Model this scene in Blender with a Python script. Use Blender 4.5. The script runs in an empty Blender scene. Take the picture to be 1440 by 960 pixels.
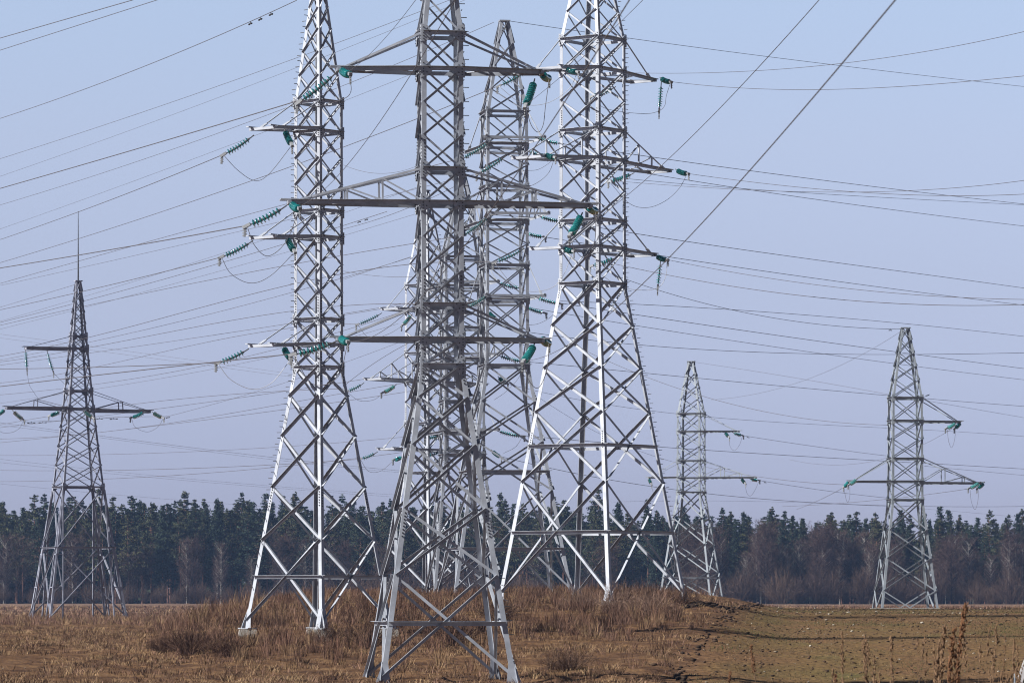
import bpy, math, random
import numpy as np
from mathutils import Vector, Matrix, noise

# ------------------------------------------------------------------ camera, sky, sun, exposure
SC = bpy.context.scene
COL = SC.collection
F = 6000.0          # focal length in photo pixels (1440 px wide)
ZC = 2.0            # eye height
YH = 838.0          # photo row of the horizon
rad = math.radians

cam_d = bpy.data.cameras.new('camera')
cam = bpy.data.objects.new('camera', cam_d); COL.objects.link(cam)
cam.location = (0, 0, ZC); cam.rotation_euler = (rad(90), 0, 0)
cam_d.sensor_width = 36; cam_d.lens = 36 * F / 1440
cam_d.shift_y = (YH - 480) / 1440
cam_d.clip_start = 0.5; cam_d.clip_end = 12000
cam_d.dof.use_dof = True; cam_d.dof.focus_distance = 165; cam_d.dof.aperture_fstop = 9
SC.camera = cam

SUN_EL = 38.0
SUN_DIR = Vector((-0.94, -0.34, 0)).normalized()          # horizontal direction towards the sun
world = bpy.data.worlds.new('World'); SC.world = world
world.use_nodes = True
wn = world.node_tree; wn.nodes.clear()
wo = wn.nodes.new('ShaderNodeOutputWorld'); bg = wn.nodes.new('ShaderNodeBackground')
sky = wn.nodes.new('ShaderNodeTexSky'); sky.sky_type = 'NISHITA'; sky.sun_disc = False
sky.sun_elevation = rad(SUN_EL)
sky.sun_rotation = math.atan2(SUN_DIR.x, SUN_DIR.y)
sky.air_density = 1.0; sky.dust_density = 0.6; sky.ozone_density = 4.0
# sky colour ramp: low band brightened, sky above it dimmed to cut fill light
wtc = wn.nodes.new('ShaderNodeTexCoord'); wsep = wn.nodes.new('ShaderNodeSeparateXYZ')
wn.links.new(wtc.outputs['Generated'], wsep.inputs[0])
wr = wn.nodes.new('ShaderNodeValToRGB')
SKY_BAND = [(0.0, (0.923, 0.918, 1.488)), (0.025, (0.990, 0.951, 1.472)), (0.073, (1.356, 1.115, 1.345)), (0.106, (1.686, 1.320, 1.400)),
            (0.142, (1.947, 1.542, 1.503)), (0.165, (0.608, 0.533, 0.554)), (0.24, (0.191, 0.180, 0.198)), (0.6, (0.174, 0.164, 0.182))]
while len(wr.color_ramp.elements) < len(SKY_BAND): wr.color_ramp.elements.new(0.5)
for e_, (p_, c_) in zip(wr.color_ramp.elements, SKY_BAND):
    e_.position = p_; e_.color = (*[v / 4.0 for v in c_], 1)
wn.links.new(wsep.outputs['Z'], wr.inputs[0])
tint = wn.nodes.new('ShaderNodeMix'); tint.data_type = 'RGBA'; tint.blend_type = 'MULTIPLY'
tint.inputs['Factor'].default_value = 1.0
wn.links.new(sky.outputs[0], tint.inputs['A']); wn.links.new(wr.outputs[0], tint.inputs['B'])
gain = wn.nodes.new('ShaderNodeVectorMath'); gain.operation = 'SCALE'; gain.inputs['Scale'].default_value = 4.0
wn.links.new(tint.outputs['Result'], gain.inputs[0]); wn.links.new(gain.outputs[0], bg.inputs[0])
bg.inputs[1].default_value = 0.05
wn.links.new(bg.outputs[0], wo.inputs[0])

sun_d = bpy.data.lights.new('sun', 'SUN'); sun_d.energy = 5.0; sun_d.angle = rad(0.5)
sun_d.color = (1.0, 0.965, 0.91)
sun = bpy.data.objects.new('sun', sun_d); COL.objects.link(sun)
to_sun = Vector((SUN_DIR.x * math.cos(rad(SUN_EL)), SUN_DIR.y * math.cos(rad(SUN_EL)), math.sin(rad(SUN_EL))))
sun.rotation_euler = to_sun.to_track_quat('Z', 'Y').to_euler()

SC.view_settings.view_transform = 'Standard'
SC.view_settings.look = 'None'
SC.view_settings.exposure = 1.0
SC.view_settings.gamma = 1.0
SC.cycles.filter_width = 1.1

rng = np.random.default_rng(7)
random.seed(7)

# ------------------------------------------------------------------ helpers
def at(px, py, Y):
    return Vector(((px - 720) * Y / F, Y, ZC - (py - YH) * Y / F))

def tag(o, label=None, cat=None, group=None, kind=None):
    if label: o['label'] = label
    if cat: o['category'] = cat
    if group: o['group'] = group
    if kind: o['kind'] = kind
    return o

def link(name, me, mat=None, parent=None):
    o = bpy.data.objects.new(name, me); COL.objects.link(o)
    if mat is not None and len(me.materials) == 0: me.materials.append(mat)
    if parent is not None: o.parent = parent
    return o

def empty(name, loc, rz=0.0):
    o = bpy.data.objects.new(name, None); COL.objects.link(o)
    o.location = loc; o.rotation_euler = (0, 0, rz); o.empty_display_size = 0.5
    return o

class MB:
    def __init__(self): self.v = []; self.f = []
    def add(self, vs, fs):
        b = len(self.v); self.v += [tuple(p) for p in vs]
        self.f += [tuple(i + b for i in f) for f in fs]
    def prism(self, p, q, u, v, prof):
        p, q = Vector(p), Vector(q); n = len(prof)
        vs = [p + u * a + v * b for a, b in prof] + [q + u * a + v * b for a, b in prof]
        fs = [(i, (i + 1) % n, n + (i + 1) % n, n + i) for i in range(n)]
        fs += [tuple(range(n - 1, -1, -1)), tuple(range(n, 2 * n))]
        self.add(vs, fs)
    def lbar(self, p, q, u, v, w, t):
        ax = (Vector(q) - Vector(p)).normalized()
        u = (Vector(u) - ax * ax.dot(Vector(u))).normalized()
        v = Vector(v) - ax * ax.dot(Vector(v)); v = (v - u * u.dot(v)).normalized()
        self.prism(p, q, u, v, [(0, 0), (w, 0), (w, t), (t, t), (t, w), (0, w)])
    def bar(self, p, q, a, b=None, up=(0, 0, 1)):
        b = b or a; p, q = Vector(p), Vector(q); ax = (q - p).normalized(); up = Vector(up)
        if abs(ax.dot(up)) > 0.95: up = Vector((1, 0, 0))
        u = ax.cross(up).normalized(); v = u.cross(ax).normalized()
        self.prism(p, q, u, v, [(-a/2, -b/2), (a/2, -b/2), (a/2, b/2), (-a/2, b/2)])
    def tube(self, pts, r, n=5, r1=None):
        pts = [Vector(p) for p in pts]; m = len(pts); vs = []; fs = []
        for i, p in enumerate(pts):
            ax = (pts[min(i + 1, m - 1)] - pts[max(i - 1, 0)]).normalized()
            up = Vector((0, 0, 1)) if abs(ax.z) < 0.9 else Vector((1, 0, 0))
            u = ax.cross(up).normalized(); v = u.cross(ax)
            rr = r if r1 is None else r + (r1 - r) * i / (m - 1)
            for k in range(n):
                a = 2 * math.pi * k / n; vs.append(p + u * math.cos(a) * rr + v * math.sin(a) * rr)
        for i in range(m - 1):
            for k in range(n):
                fs.append((i*n+k, i*n+(k+1) % n, (i+1)*n+(k+1) % n, (i+1)*n+k))
        fs.append(tuple(range(n - 1, -1, -1))); fs.append(tuple(range((m-1)*n, m*n)))
        self.add(vs, fs)
    def lathe(self, p, ax, prof, n=12):
        p = Vector(p); ax = Vector(ax).normalized()
        up = Vector((0, 0, 1)) if abs(ax.z) < 0.9 else Vector((1, 0, 0))
        u = ax.cross(up).normalized(); v = u.cross(ax); vs = []; fs = []
        for d, r in prof:
            for k in range(n):
                a = 2*math.pi*k/n; vs.append(p + ax*d + (u*math.cos(a) + v*math.sin(a))*r)
        for i in range(len(prof)-1):
            for k in range(n):
                fs.append((i*n+k, i*n+(k+1) % n, (i+1)*n+(k+1) % n, (i+1)*n+k))
        self.add(vs, fs)
    def mesh(self, name, smooth=False):
        me = bpy.data.meshes.new(name); me.from_pydata(self.v, [], self.f); me.update()
        if smooth: me.polygons.foreach_set('use_smooth', [True]*len(me.polygons))
        return me
    def build(self, name, mat, parent=None, smooth=False):
        return link(name, self.mesh(name, smooth), mat, parent)
    def build2(self, name, mat, extra, mat2, parent=None):
        """one mesh of two materials: this builder's faces, then those of `extra`"""
        k = len(self.f); self.add(extra.v, extra.f)
        me = self.mesh(name); me.materials.append(mat); me.materials.append(mat2)
        me.polygons.foreach_set('material_index', [0]*k + [1]*(len(self.f)-k))
        return link(name, me, None, parent)

def np_mesh(name, V, Fc, nv=3, colors=None):
    """V (n,3), Fc (m,nv) numpy -> mesh"""
    me = bpy.data.meshes.new(name)
    me.vertices.add(len(V)); me.vertices.foreach_set('co', np.ascontiguousarray(V, dtype=np.float32).ravel())
    m = len(Fc)
    me.loops.add(m*nv); me.loops.foreach_set('vertex_index', np.ascontiguousarray(Fc, dtype=np.int32).ravel())
    me.polygons.add(m); me.polygons.foreach_set('loop_start', np.arange(0, m*nv, nv, dtype=np.int32))
    me.update(calc_edges=True)
    if colors is not None:
        at_ = me.attributes.new('tone', 'FLOAT_COLOR', 'POINT')
        c4 = np.ones((len(V), 4), dtype=np.float32); c4[:, :3] = colors
        at_.data.foreach_set('color', c4.ravel())
    me.validate()
    return me

# ------------------------------------------------------------------ materials
def mat_new(name):
    m = bpy.data.materials.new(name); m.use_nodes = True
    nt = m.node_tree; b = nt.nodes['Principled BSDF']
    return m, nt, b

def steel(name, c0, c1, rough=0.55, metal=0.15, scale=1.6):
    m, nt, b = mat_new(name)
    tc = nt.nodes.new('ShaderNodeTexCoord')
    n1 = nt.nodes.new('ShaderNodeTexNoise'); n1.inputs['Scale'].default_value = scale
    n1.inputs['Detail'].default_value = 6; n1.inputs['Roughness'].default_value = 0.65
    nt.links.new(tc.outputs['Object'], n1.inputs['Vector'])
    r = nt.nodes.new('ShaderNodeValToRGB')
    r.color_ramp.elements[0].position = 0.36; r.color_ramp.elements[0].color = (*c0, 1)
    r.color_ramp.elements[1].position = 0.66; r.color_ramp.elements[1].color = (*c1, 1)
    nt.links.new(n1.outputs[0], r.inputs[0]); nt.links.new(r.outputs[0], b.inputs['Base Color'])
    b.inputs['Roughness'].default_value = rough; b.inputs['Metallic'].default_value = metal
    return m

def plain(name, c, rough=0.7, metal=0.0, var=0.25, scale=5.0):
    m, nt, b = mat_new(name)
    tc = nt.nodes.new('ShaderNodeTexCoord')
    n1 = nt.nodes.new('ShaderNodeTexNoise'); n1.inputs['Scale'].default_value = scale
    nt.links.new(tc.outputs['Object'], n1.inputs['Vector'])
    mr = nt.nodes.new('ShaderNodeMapRange'); mr.inputs['To Min'].default_value = 1-var; mr.inputs['To Max'].default_value = 1+var
    nt.links.new(n1.outputs[0], mr.inputs[0])
    mx = nt.nodes.new('ShaderNodeMix'); mx.data_type = 'RGBA'; mx.blend_type = 'MULTIPLY'; mx.inputs['Factor'].default_value = 1
    mx.inputs['A'].default_value = (*c, 1); nt.links.new(mr.outputs[0], mx.inputs['B'])
    nt.links.new(mx.outputs['Result'], b.inputs['Base Color'])
    b.inputs['Roughness'].default_value = rough; b.inputs['Metallic'].default_value = metal
    return m

def tone_mat(name, rough=0.9):
    m, nt, b = mat_new(name)
    a = nt.nodes.new('ShaderNodeAttribute'); a.attribute_name = 'tone'
    nt.links.new(a.outputs['Color'], b.inputs['Base Color'])
    b.inputs['Roughness'].default_value = rough; b.inputs['Specular IOR Level'].default_value = 0.1
    return m

def foliage(name, c0, c1):
    m, nt, b = mat_new(name)
    oi = nt.nodes.new('ShaderNodeObjectInfo')
    a = nt.nodes.new('ShaderNodeAttribute'); a.attribute_name = 'tone'
    mx = nt.nodes.new('ShaderNodeMix'); mx.data_type = 'RGBA'
    mx.inputs['A'].default_value = (*c0, 1); mx.inputs['B'].default_value = (*c1, 1)
    nt.links.new(oi.outputs['Random'], mx.inputs['Factor'])
    mu = nt.nodes.new('ShaderNodeMix'); mu.data_type = 'RGBA'; mu.blend_type = 'MULTIPLY'; mu.inputs['Factor'].default_value = 1
    nt.links.new(mx.outputs['Result'], mu.inputs['A']); nt.links.new(a.outputs['Color'], mu.inputs['B'])
    nt.links.new(mu.outputs['Result'], b.inputs['Base Color'])
    b.inputs['Roughness'].default_value = 0.8; b.inputs['Specular IOR Level'].default_value = 0.15
    return m

M = {}
M['steel_new'] = steel('bright_galvanised_steel', (0.257, 0.277, 0.319), (0.379, 0.406, 0.464), 0.5)
M['steel_mid'] = steel('weathered_galvanised_steel', (0.243, 0.264, 0.308), (0.363, 0.392, 0.449), 0.55)
M['steel_old'] = steel('dull_galvanised_steel', (0.177, 0.188, 0.242), (0.321, 0.343, 0.421), 0.6)
M['steel_pale'] = steel('pale_galvanised_steel', (0.197, 0.225, 0.259), (0.303, 0.340, 0.382), 0.5)
M['bolt'] = plain('dark_bolt_steel', (0.042, 0.042, 0.045), 0.6, 0.2)
M['wire'] = plain('aged_aluminium_wire', (0.070, 0.066, 0.077), 0.6, 0.0, 0.1)
M['wire_new'] = plain('bright_aluminium_wire', (0.347, 0.352, 0.382), 0.45, 0.2, 0.1)
M['fitting'] = plain('zinc_line_fitting', (0.250, 0.265, 0.285), 0.5, 0.2)
M['concrete'] = plain('weathered_concrete', (0.280, 0.266, 0.245), 0.9, 0.0, 0.3, 6)
m, nt, b = mat_new('teal_insulator_glass')
b.inputs['Base Color'].default_value = (0.025, 0.30, 0.31, 1); b.inputs['Roughness'].default_value = 0.10
b.inputs['Transmission Weight'].default_value = 0.55; b.inputs['IOR'].default_value = 1.5
M['glass'] = m

# ------------------------------------------------------------------ terrain
PR = {  # ground height along the view distance for three directions
 'l': ([0, 100, 128, 157, 192, 240, 286, 350, 500, 850, 2000], [0, -.34, -.52, 0.0, .30, .38, .40, .44, .45, .55, .6]),
 'c': ([0, 100, 128, 157, 175, 192, 230, 262, 343, 430, 500, 850, 2000], [0, -.34, -.60, .55, 1.25, 1.74, 2.05, 2.0, 1.40, .9, .6, .55, .6]),
 'r': ([0, 100, 130, 157, 200, 240, 286, 340, 430, 850, 2000], [0, -.55, -.85, .24, 1.12, 1.29, 1.05, .80, .55, .45, .6]),
}
def sst(a, b, x):
    t = np.clip((x - a) / (b - a), 0, 1); return t*t*(3 - 2*t)
def gz(X, Y, rough=True):
    X = np.asarray(X, float); Y = np.asarray(Y, float)
    u = 720 + F * X / np.maximum(Y, 60)
    l = np.interp(Y, *PR['l']); c = np.interp(Y, *PR['c']); r = np.interp(Y, *PR['r'])
    fb_ = sst(165, 215, Y)
    wl = 1 - sst(170 + 40*fb_, 330 + 150*fb_, u); wr = sst(980, 1120, u)
    z = l*wl + r*wr + c*(1 - wl - wr)
    if rough:
        wc_ = 1 - .85*sst(0, 3, X - field_edge(Y))
        z = z + wc_*0.05*np.sin(X*1.7 + 0.6*np.sin(Y*0.9))*np.sin(Y*0.83 + 0.5*X) + wc_*0.035*np.sin(X*3.9 + Y*2.1)*np.sin(Y*2.7 - X*1.3)
        z = z + 0.04*np.sin(X*0.41 + 1.0)*np.sin(Y*0.29)*wc_
        d = X - (4.1 + (Y - 120) * 0.084)                      # the ditch at the edge of the sown field
        m_ = sst(112, 120, Y) * (1 - sst(232, 240, Y))
        z = z - 0.04*np.exp(-(d/0.6)**2)*m_ + 0.02*np.exp(-((d+0.9)/0.5)**2)*m_
    return z
def field_edge(Y): return 4.1 + (Y - 120) * 0.084
def gz1(x, y): return float(gz(np.array([x]), np.array([y]))[0])

xs = np.concatenate([np.linspace(-900, -80, 36)[:-1], np.arange(-80, 80, 0.5), np.linspace(80, 900, 36)])
ys = np.concatenate([np.linspace(-120, 90, 30)[:-1], np.arange(90, 300, 0.6), np.linspace(300, 420, 60)[:-1], np.linspace(420, 1700, 50)])
GX, GY = np.meshgrid(xs, ys)
GZ = gz(GX, GY)
nx, ny = len(xs), len(ys)
V = np.stack([GX.ravel(), GY.ravel(), GZ.ravel()], 1)
ii, jj = np.meshgrid(np.arange(nx-1), np.arange(ny-1)); a = (jj*nx + ii).ravel()
Q = np.stack([a, a+1, a+nx+1, a+nx], 1)
gme = np_mesh('ground', V, Q, 4)
gme.polygons.foreach_set('use_smooth', [True]*len(gme.polygons))

m, nt, b = mat_new('field_soil_and_dead_grass')
geo = nt.nodes.new('ShaderNodeNewGeometry')
def noise_n(scale, detail=5, dist=0.0, stretch=None):
    n = nt.nodes.new('ShaderNodeTexNoise'); n.inputs['Scale'].default_value = scale; n.inputs['Detail'].default_value = detail
    n.inputs['Distortion'].default_value = dist
    if stretch:
        mp = nt.nodes.new('ShaderNodeMapping'); mp.inputs['Scale'].default_value = stretch
        nt.links.new(geo.outputs['Position'], mp.inputs['Vector']); nt.links.new(mp.outputs[0], n.inputs['Vector'])
    else: nt.links.new(geo.outputs['Position'], n.inputs['Vector'])
    return n.outputs[0]
def ramp(src, *els):
    r = nt.nodes.new('ShaderNodeValToRGB')
    while len(r.color_ramp.elements) < len(els): r.color_ramp.elements.new(0.5)
    for e, (p, c) in zip(r.color_ramp.elements, els): e.position = p; e.color = (*c, 1)
    nt.links.new(src, r.inputs[0]); return r.outputs[0]
def mixc(f, a_, b_, mode='MIX'):
    n = nt.nodes.new('ShaderNodeMix'); n.data_type = 'RGBA'; n.blend_type = mode
    for s, k in ((f, 'Factor'), (a_, 'A'), (b_, 'B')):
        if isinstance(s, (int, float)): n.inputs[k].default_value = s
        else: nt.links.new(s, n.inputs[k])
    return n.outputs['Result']
def math_n(op, a_, b_=None, c_=None, clamp=False):
    n = nt.nodes.new('ShaderNodeMath'); n.operation = op; n.use_clamp = clamp
    for i, s in enumerate((a_, b_, c_)):
        if s is None: continue
        if isinstance(s, (int, float)): n.inputs[i].default_value = s
        else: nt.links.new(s, n.inputs[i])
    return n.outputs[0]
sep = nt.nodes.new('ShaderNodeSeparateXYZ'); nt.links.new(geo.outputs['Position'], sep.inputs[0])
rough_c = ramp(noise_n(0.9, 8), (0.30, (0.046, 0.025, 0.016)), (0.5, (0.092, 0.052, 0.029)), (0.72, (0.155, 0.096, 0.052)))
fine = ramp(noise_n(9, 6), (0.3, (0.55, 0.52, 0.5)), (0.7, (1.35, 1.3, 1.2)))
rough_c = mixc(1.0, rough_c, fine, 'MULTIPLY')
green = ramp(noise_n(0.23, 4, 0.5, (1.0, 0.45, 1.0)), (0.36, (0.114, 0.067, 0.034)), (0.56, (0.104, 0.069, 0.031)), (0.78, (0.082, 0.075, 0.028)))
green = mixc(1.0, green, ramp(noise_n(6.0, 9), (0.34, (0.45, 0.43, 0.42)), (0.66, (1.5, 1.45, 1.38))), 'MULTIPLY')
edge = math_n('SUBTRACT', sep.outputs['X'], math_n('MULTIPLY_ADD', math_n('SUBTRACT', sep.outputs['Y'], 120.0), 0.084, 4.1))
edge = math_n('ADD', edge, math_n('MULTIPLY', math_n('SUBTRACT', noise_n(0.8, 4), 0.5), 2.2))
fld = math_n('MULTIPLY_ADD', edge, 0.9, 0.1, clamp=True)
far = nt.nodes.new('ShaderNodeMapRange'); nt.links.new(sep.outputs['Y'], far.inputs[0])
far.inputs['From Min'].default_value = 255; far.inputs['From Max'].default_value = 300
pale = ramp(noise_n(0.06, 3), (0.35, (0.109, 0.067, 0.048)), (0.65, (0.152, 0.100, 0.068)))
base = mixc(fld, rough_c, green)
base = mixc(far.outputs[0], base, pale)
nt.links.new(base, b.inputs['Base Color'])
b.inputs['Roughness'].default_value = 0.95; b.inputs['Specular IOR Level'].default_value = 0.1
bp = nt.nodes.new('ShaderNodeBump'); bp.inputs['Strength'].default_value = 0.9; bp.inputs['Distance'].default_value = 0.12
nt.links.new(noise_n(4.0, 8), bp.inputs['Height']); nt.links.new(bp.outputs[0], b.inputs['Normal'])
M['ground'] = m
ground = link('ground', gme, m); tag(ground, kind='structure')

# ------------------------------------------------------------------ lattice pylons
FACES = [((-1, -1), (1, -1)), ((1, -1), (1, 1)), ((1, 1), (-1, 1)), ((-1, 1), (-1, -1))]

def pylon(label, px, Y, yaw, base_y, prof, cuts, rings, arms, mat, leg_w=0.16, br_w=0.09, horiz=(), gus=0.34,
          bolts=True, foot=True, cap=True, mast=None, cross_rings=(), step_leg=(1, -1), double=False, tie_f=0.24, vbase=None):
    """prof [(row, half width m)] bottom to top, cuts = panel rows, rings = rows with a horizontal frame"""
    s = F / Y
    base = at(px, base_y, Y)
    rt = empty('lattice_pylon', base, rad(yaw))
    tag(rt, label, 'pylon', 'lattice power pylons')
    Z = lambda y: (base_y - y) / s
    pz = [Z(y) for y, h in prof]; ph = [h for y, h in prof]
    H = lambda z: float(np.interp(z, pz, ph))
    t = max(0.014, leg_w * 0.11)
    def corner(c, z): h = H(z); return Vector((c[0]*h, c[1]*h, z))
    # legs
    for c in ((-1, -1), (1, -1), (1, 1), (-1, 1)):
        mb = MB()
        zz = [-0.35] + pz[1:]
        for i in range(len(pz) - 1):
            p = corner(c, pz[i]); q = corner(c, pz[i+1])
            if i == 0: p = p + (p - q).normalized() * (0.35 if not foot else 0.02)
            mb.lbar(p, q, (-c[0], 0, 0), (0, -c[1], 0), leg_w * (1.0 if i == 0 else 0.9), t)
        bm = MB()
        if bolts:
            for z in np.concatenate([np.arange(k - 0.35, k + 0.36, 0.10) for k in [pz[1]*0.5, pz[1]*0.98] + [Z(r_) + 0.5 for r_ in rings[::2]]]):
                if z < 0.2 or z > pz[-2]: continue
                p = corner(c, z)
                bm.bar(p + Vector((-c[0]*leg_w*0.55, 0, 0)), p + Vector((-c[0]*leg_w*0.55, c[1]*0.022, 0)), 0.035)
                bm.bar(p + Vector((0, -c[1]*leg_w*0.55, 0.04)), p + Vector((c[0]*0.022, -c[1]*leg_w*0.55, 0.04)), 0.035)
            if c == step_leg:
                for z in np.arange(1.5, pz[-1]*0.93, 0.42):
                    p = corner(c, z); bm.bar(p, p + Vector((c[0]*0.17, 0, 0)), 0.022)
                    bm.bar(p + Vector((0, 0, .21)), p + Vector((0, c[1]*0.17, .21)), 0.022)
        mb.build2('leg', mat, bm, M['bolt'], rt)
        if foot:
            fb = MB(); p = corner(c, 0)
            n_ = (corner(c, 0) - corner(c, 1.0)); n_.z = 0
            fb.lathe(p + Vector((-c[0]*.08, -c[1]*.08, -1.2)), (0, 0, 1), [(0, .62), (0.9, .50), (1.13, .44), (1.155, .0)], 4)
            ft = fb.build('concrete_footing', M['concrete'], rt)
            sb = MB(); i_ = Vector((-c[0], -c[1], 0)) * leg_w * .5
            sb.bar(p + i_ + Vector((0, 0, -0.04)), p + i_ + Vector((0, 0, 0.0)), 0.5, 0.5, (0, 1, 0))
            for dx, dy in ((1, 0), (0, 1)):
                o_ = Vector((-c[0]*dx, -c[1]*dy, 0)) * (leg_w*.5); w_ = Vector((c[0]*dy, c[1]*dx, 0))*.012
                k1 = corner(c, .7) + o_ + w_; k0 = p + o_ + w_
                d_ = Vector((dx, dy, 0))
                sb.add([k0 - d_*.24, k0 + d_*.24, k1 + d_*.07, k1 - d_*.07, k0 - d_*.24 + w_, k0 + d_*.24 + w_, k1 + d_*.07 + w_, k1 - d_*.07 + w_],
                       [(0, 1, 2, 3), (7, 6, 5, 4), (0, 4, 5, 1), (1, 5, 6, 2), (2, 6, 7, 3), (3, 7, 4, 0)])
            sb.build('base_shoe', mat, rt)
    # bracing
    bz = sorted(Z(y) for y in cuts)
    br = MB()
    w, tt = br_w, max(0.008, br_w*0.11)
    for (L, R) in FACES:
        n = Vector(((L[0] + R[0]) / 2, (L[1] + R[1]) / 2, 0)).normalized()
        ins = Vector(R + (0,)) - Vector(L + (0,)); ins = ins.normalized()
        for z0, z1 in zip(bz[:-1], bz[1:]):
            ww = w * (1.18 if z1 <= pz[1] + 0.1 else 0.84)
            if z0 >= pz[-2] - 0.05: ww = w * 0.75
            for lo, hi, sgn in ((L, R, 1), (R, L, -1)):
                p = corner(lo, z0) + (ins * 0.5 * sgn) * leg_w * 0.6; q = corner(hi, z1) - (ins * 0.5 * sgn) * leg_w * 0.6
                if z0 < 0.05: p = corner(lo, 0.25) + ins*0.5*sgn*leg_w*0.6
                ax = (q - p).normalized(); u = n.cross(ax); u = -u if u.z > 0 else u
                if sgn > 0:
                    o = n * 0.006 - u * ww * 0.5
                    br.lbar(p + o, q + o, u, n, ww, tt)
                else:
                    o = -n * (t + 0.006) - u * ww * 0.5
                    br.lbar(p + o, q + o, u, -n, ww, tt)
        for r_ in list(rings) + list(horiz):
            z = Z(r_); p = corner(L, z); q = corner(R, z)
            hw = leg_w * 0.82
            p = p + ins * 0.02; q = q - ins * 0.02
            br.lbar(p + n*0.012 + Vector((0, 0, hw/2)), q + n*0.012 + Vector((0, 0, hw/2)), (0, 0, -1), n, hw, tt*1.3)
        for r_ in rings:                                               # gusset plates at the frame corners
            z = Z(r_)
            for c, sg in ((L, 1), (R, -1)):
                p = corner(c, z) + n * 0.03 - ins * sg * 0.03
                gp = MB(); gb = MB()
                g = gus
                vs = [p + Vector((0, 0, g*.75)), p + ins*sg*g*.55 + Vector((0, 0, g*.62)), p + ins*sg*g + Vector((0, 0, g*.1)),
                      p + ins*sg*g + Vector((0, 0, -g*.2)), p + ins*sg*g*.55 + Vector((0, 0, -g*.7)), p + Vector((0, 0, -g*.8))]
                vs2 = [v_ + n*0.014 for v_ in vs]; k = 6
                gp.add(vs + vs2, [tuple(range(k)), tuple(range(2*k-1, k-1, -1))] + [(i, (i+1) % k, k+(i+1) % k, k+i) for i in range(k)])
                if bolts:
                    for a_, b_ in ((.2, .45), (.2, .2), (.2, -.05), (.2, -.3), (.2, -.55), (.5, .3), (.5, -.35), (.75, .05), (.62, .18)):
                        o = p + ins*sg*g*a_ + Vector((0, 0, g*b_)) + n*0.014
                        gb.bar(o, o + n*0.02, 0.032)
                gp.build2('gusset_plate', mat, gb, M['bolt'], rt)
    for r_ in cross_rings:                                             # plan bracing inside a frame
        z = Z(r_)
        br.bar(corner((-1, -1), z), corner((1, 1), z), w*0.7); br.bar(corner((1, -1), z), corner((-1, 1), z + .02), w*0.7)
    if vbase:
        for (L, R) in FACES:
            m_ = (corner(L, 0.15) + corner(R, 0.15)) / 2
            br.bar(corner(L, Z(vbase)), m_, w); br.bar(corner(R, Z(vbase)), m_, w)
    if double:
        z0, z1 = 0, pz[1]
        for c in ((-1, -1), (1, -1), (1, 1), (-1, 1)):
            for ax_ in ((-c[0], 0), (0, -c[1])):
                top = corner(c, z1*0.98); ft_ = corner(c, 0.05) + Vector((ax_[0], ax_[1], 0)) * ph[0] * 0.34
                mid = corner(c, z1*0.5)
                br.bar(top, ft_, w*1.25)
                br.bar(mid, top.lerp(ft_, 0.5), w); br.bar(corner(c, z1*.25), top.lerp(ft_, .75), w*.8)
                br.bar(mid, top.lerp(ft_, .78), w*.8); br.bar(corner(c, z1*.75), top.lerp(ft_, .5), w*.8)
    br.build('lattice_bracing', mat, rt)
    if cap:
        cb = MB(); z = pz[-1]; h = ph[-1]
        cb.bar(Vector((-h-.08, 0, z)), Vector((h+.08, 0, z)), 2*h + .1, 0.06)
        cb.build('peak_cap', mat, rt)
    if mast:
        mb = MB(); z0 = pz[-1] - 0.4; z1 = Z(mast)
        mb.tube([(0, 0, z0), (0, 0, (z0+z1)/2), (0, 0, z1)], 0.055, 6, 0.018); mb.build('lightning_rod', M['bolt'], rt)
    # crossarms
    for a_ in arms:
        sx = a_['side']; zc = Z(a_['y']); zr = Z(a_['ring']); L_ = a_['len']; hb = H(zc); tw = a_.get('tip', 0.18)
        ar = MB(); cw = a_.get('w', leg_w*0.86)
        tips = []
        for sy in (-1, 1):
            p = Vector((sx*hb*0.98, sy*hb, zc)); ty = sy*tw
            q = Vector((sx*(hb + L_), ty, zc + a_.get('rise', 0.0)))
            tips.append(q)
            nn = Vector((0, sy, 0))
            ar.lbar(p + nn*0.02 + Vector((0, 0, cw/2)), q + nn*0.02 + Vector((0, 0, cw/2)), (0, 0, -1), nn, cw, tt*1.4)
            tq = p.lerp(q, a_.get('tie', 0.93)) + Vector((0, 0, cw*0.5))
            tp = Vector((sx*H(zr), sy*H(zr), zr))
            ar.bar(tp, tq, leg_w*tie_f, leg_w*tie_f)
            ar.bar(tq, tq + (tp - tq).normalized()*0.35, 0.15, 0.035)
            for k, fr in enumerate(a_.get('posts', ())):
                a0 = p.lerp(q, fr); b0 = tp.lerp(tq, fr / a_.get('tie', 0.93))
                ar.bar(a0, b0, 0.06, 0.06)
                prev = p if k == 0 else p.lerp(q, a_['posts'][k-1])
                ar.bar(prev + Vector((0, 0, .05)), b0, 0.07, 0.04)
            if a_.get('posts'):
                pass
        n_ = a_.get('web', 3)
        pts0 = [Vector((sx*hb, -hb, zc)).lerp(tips[0], i/n_) for i in range(n_+1)]
        pts1 = [Vector((sx*hb, hb, zc)).lerp(tips[1], i/n_) for i in range(n_+1)]
        for i in range(n_):
            if i % 2: ar.bar(pts0[i], pts1[i+1], 0.06, 0.03)
            else: ar.bar(pts1[i], pts0[i+1], 0.06, 0.03)
        q0, q1 = tips
        ax = Vector((sx, 0, 0))
        e = a_.get('over', 0.12)
        ar.prism(q0 - Vector((0, e, 0)), q1 + Vector((0, e, 0)), Vector((sx, 0, 0)), Vector((0, 0, 1)),
                 [(-0.02, -cw*0.5), (0.08, -cw*0.5), (0.08, cw*0.32), (-0.02, cw*0.32)])
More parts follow.
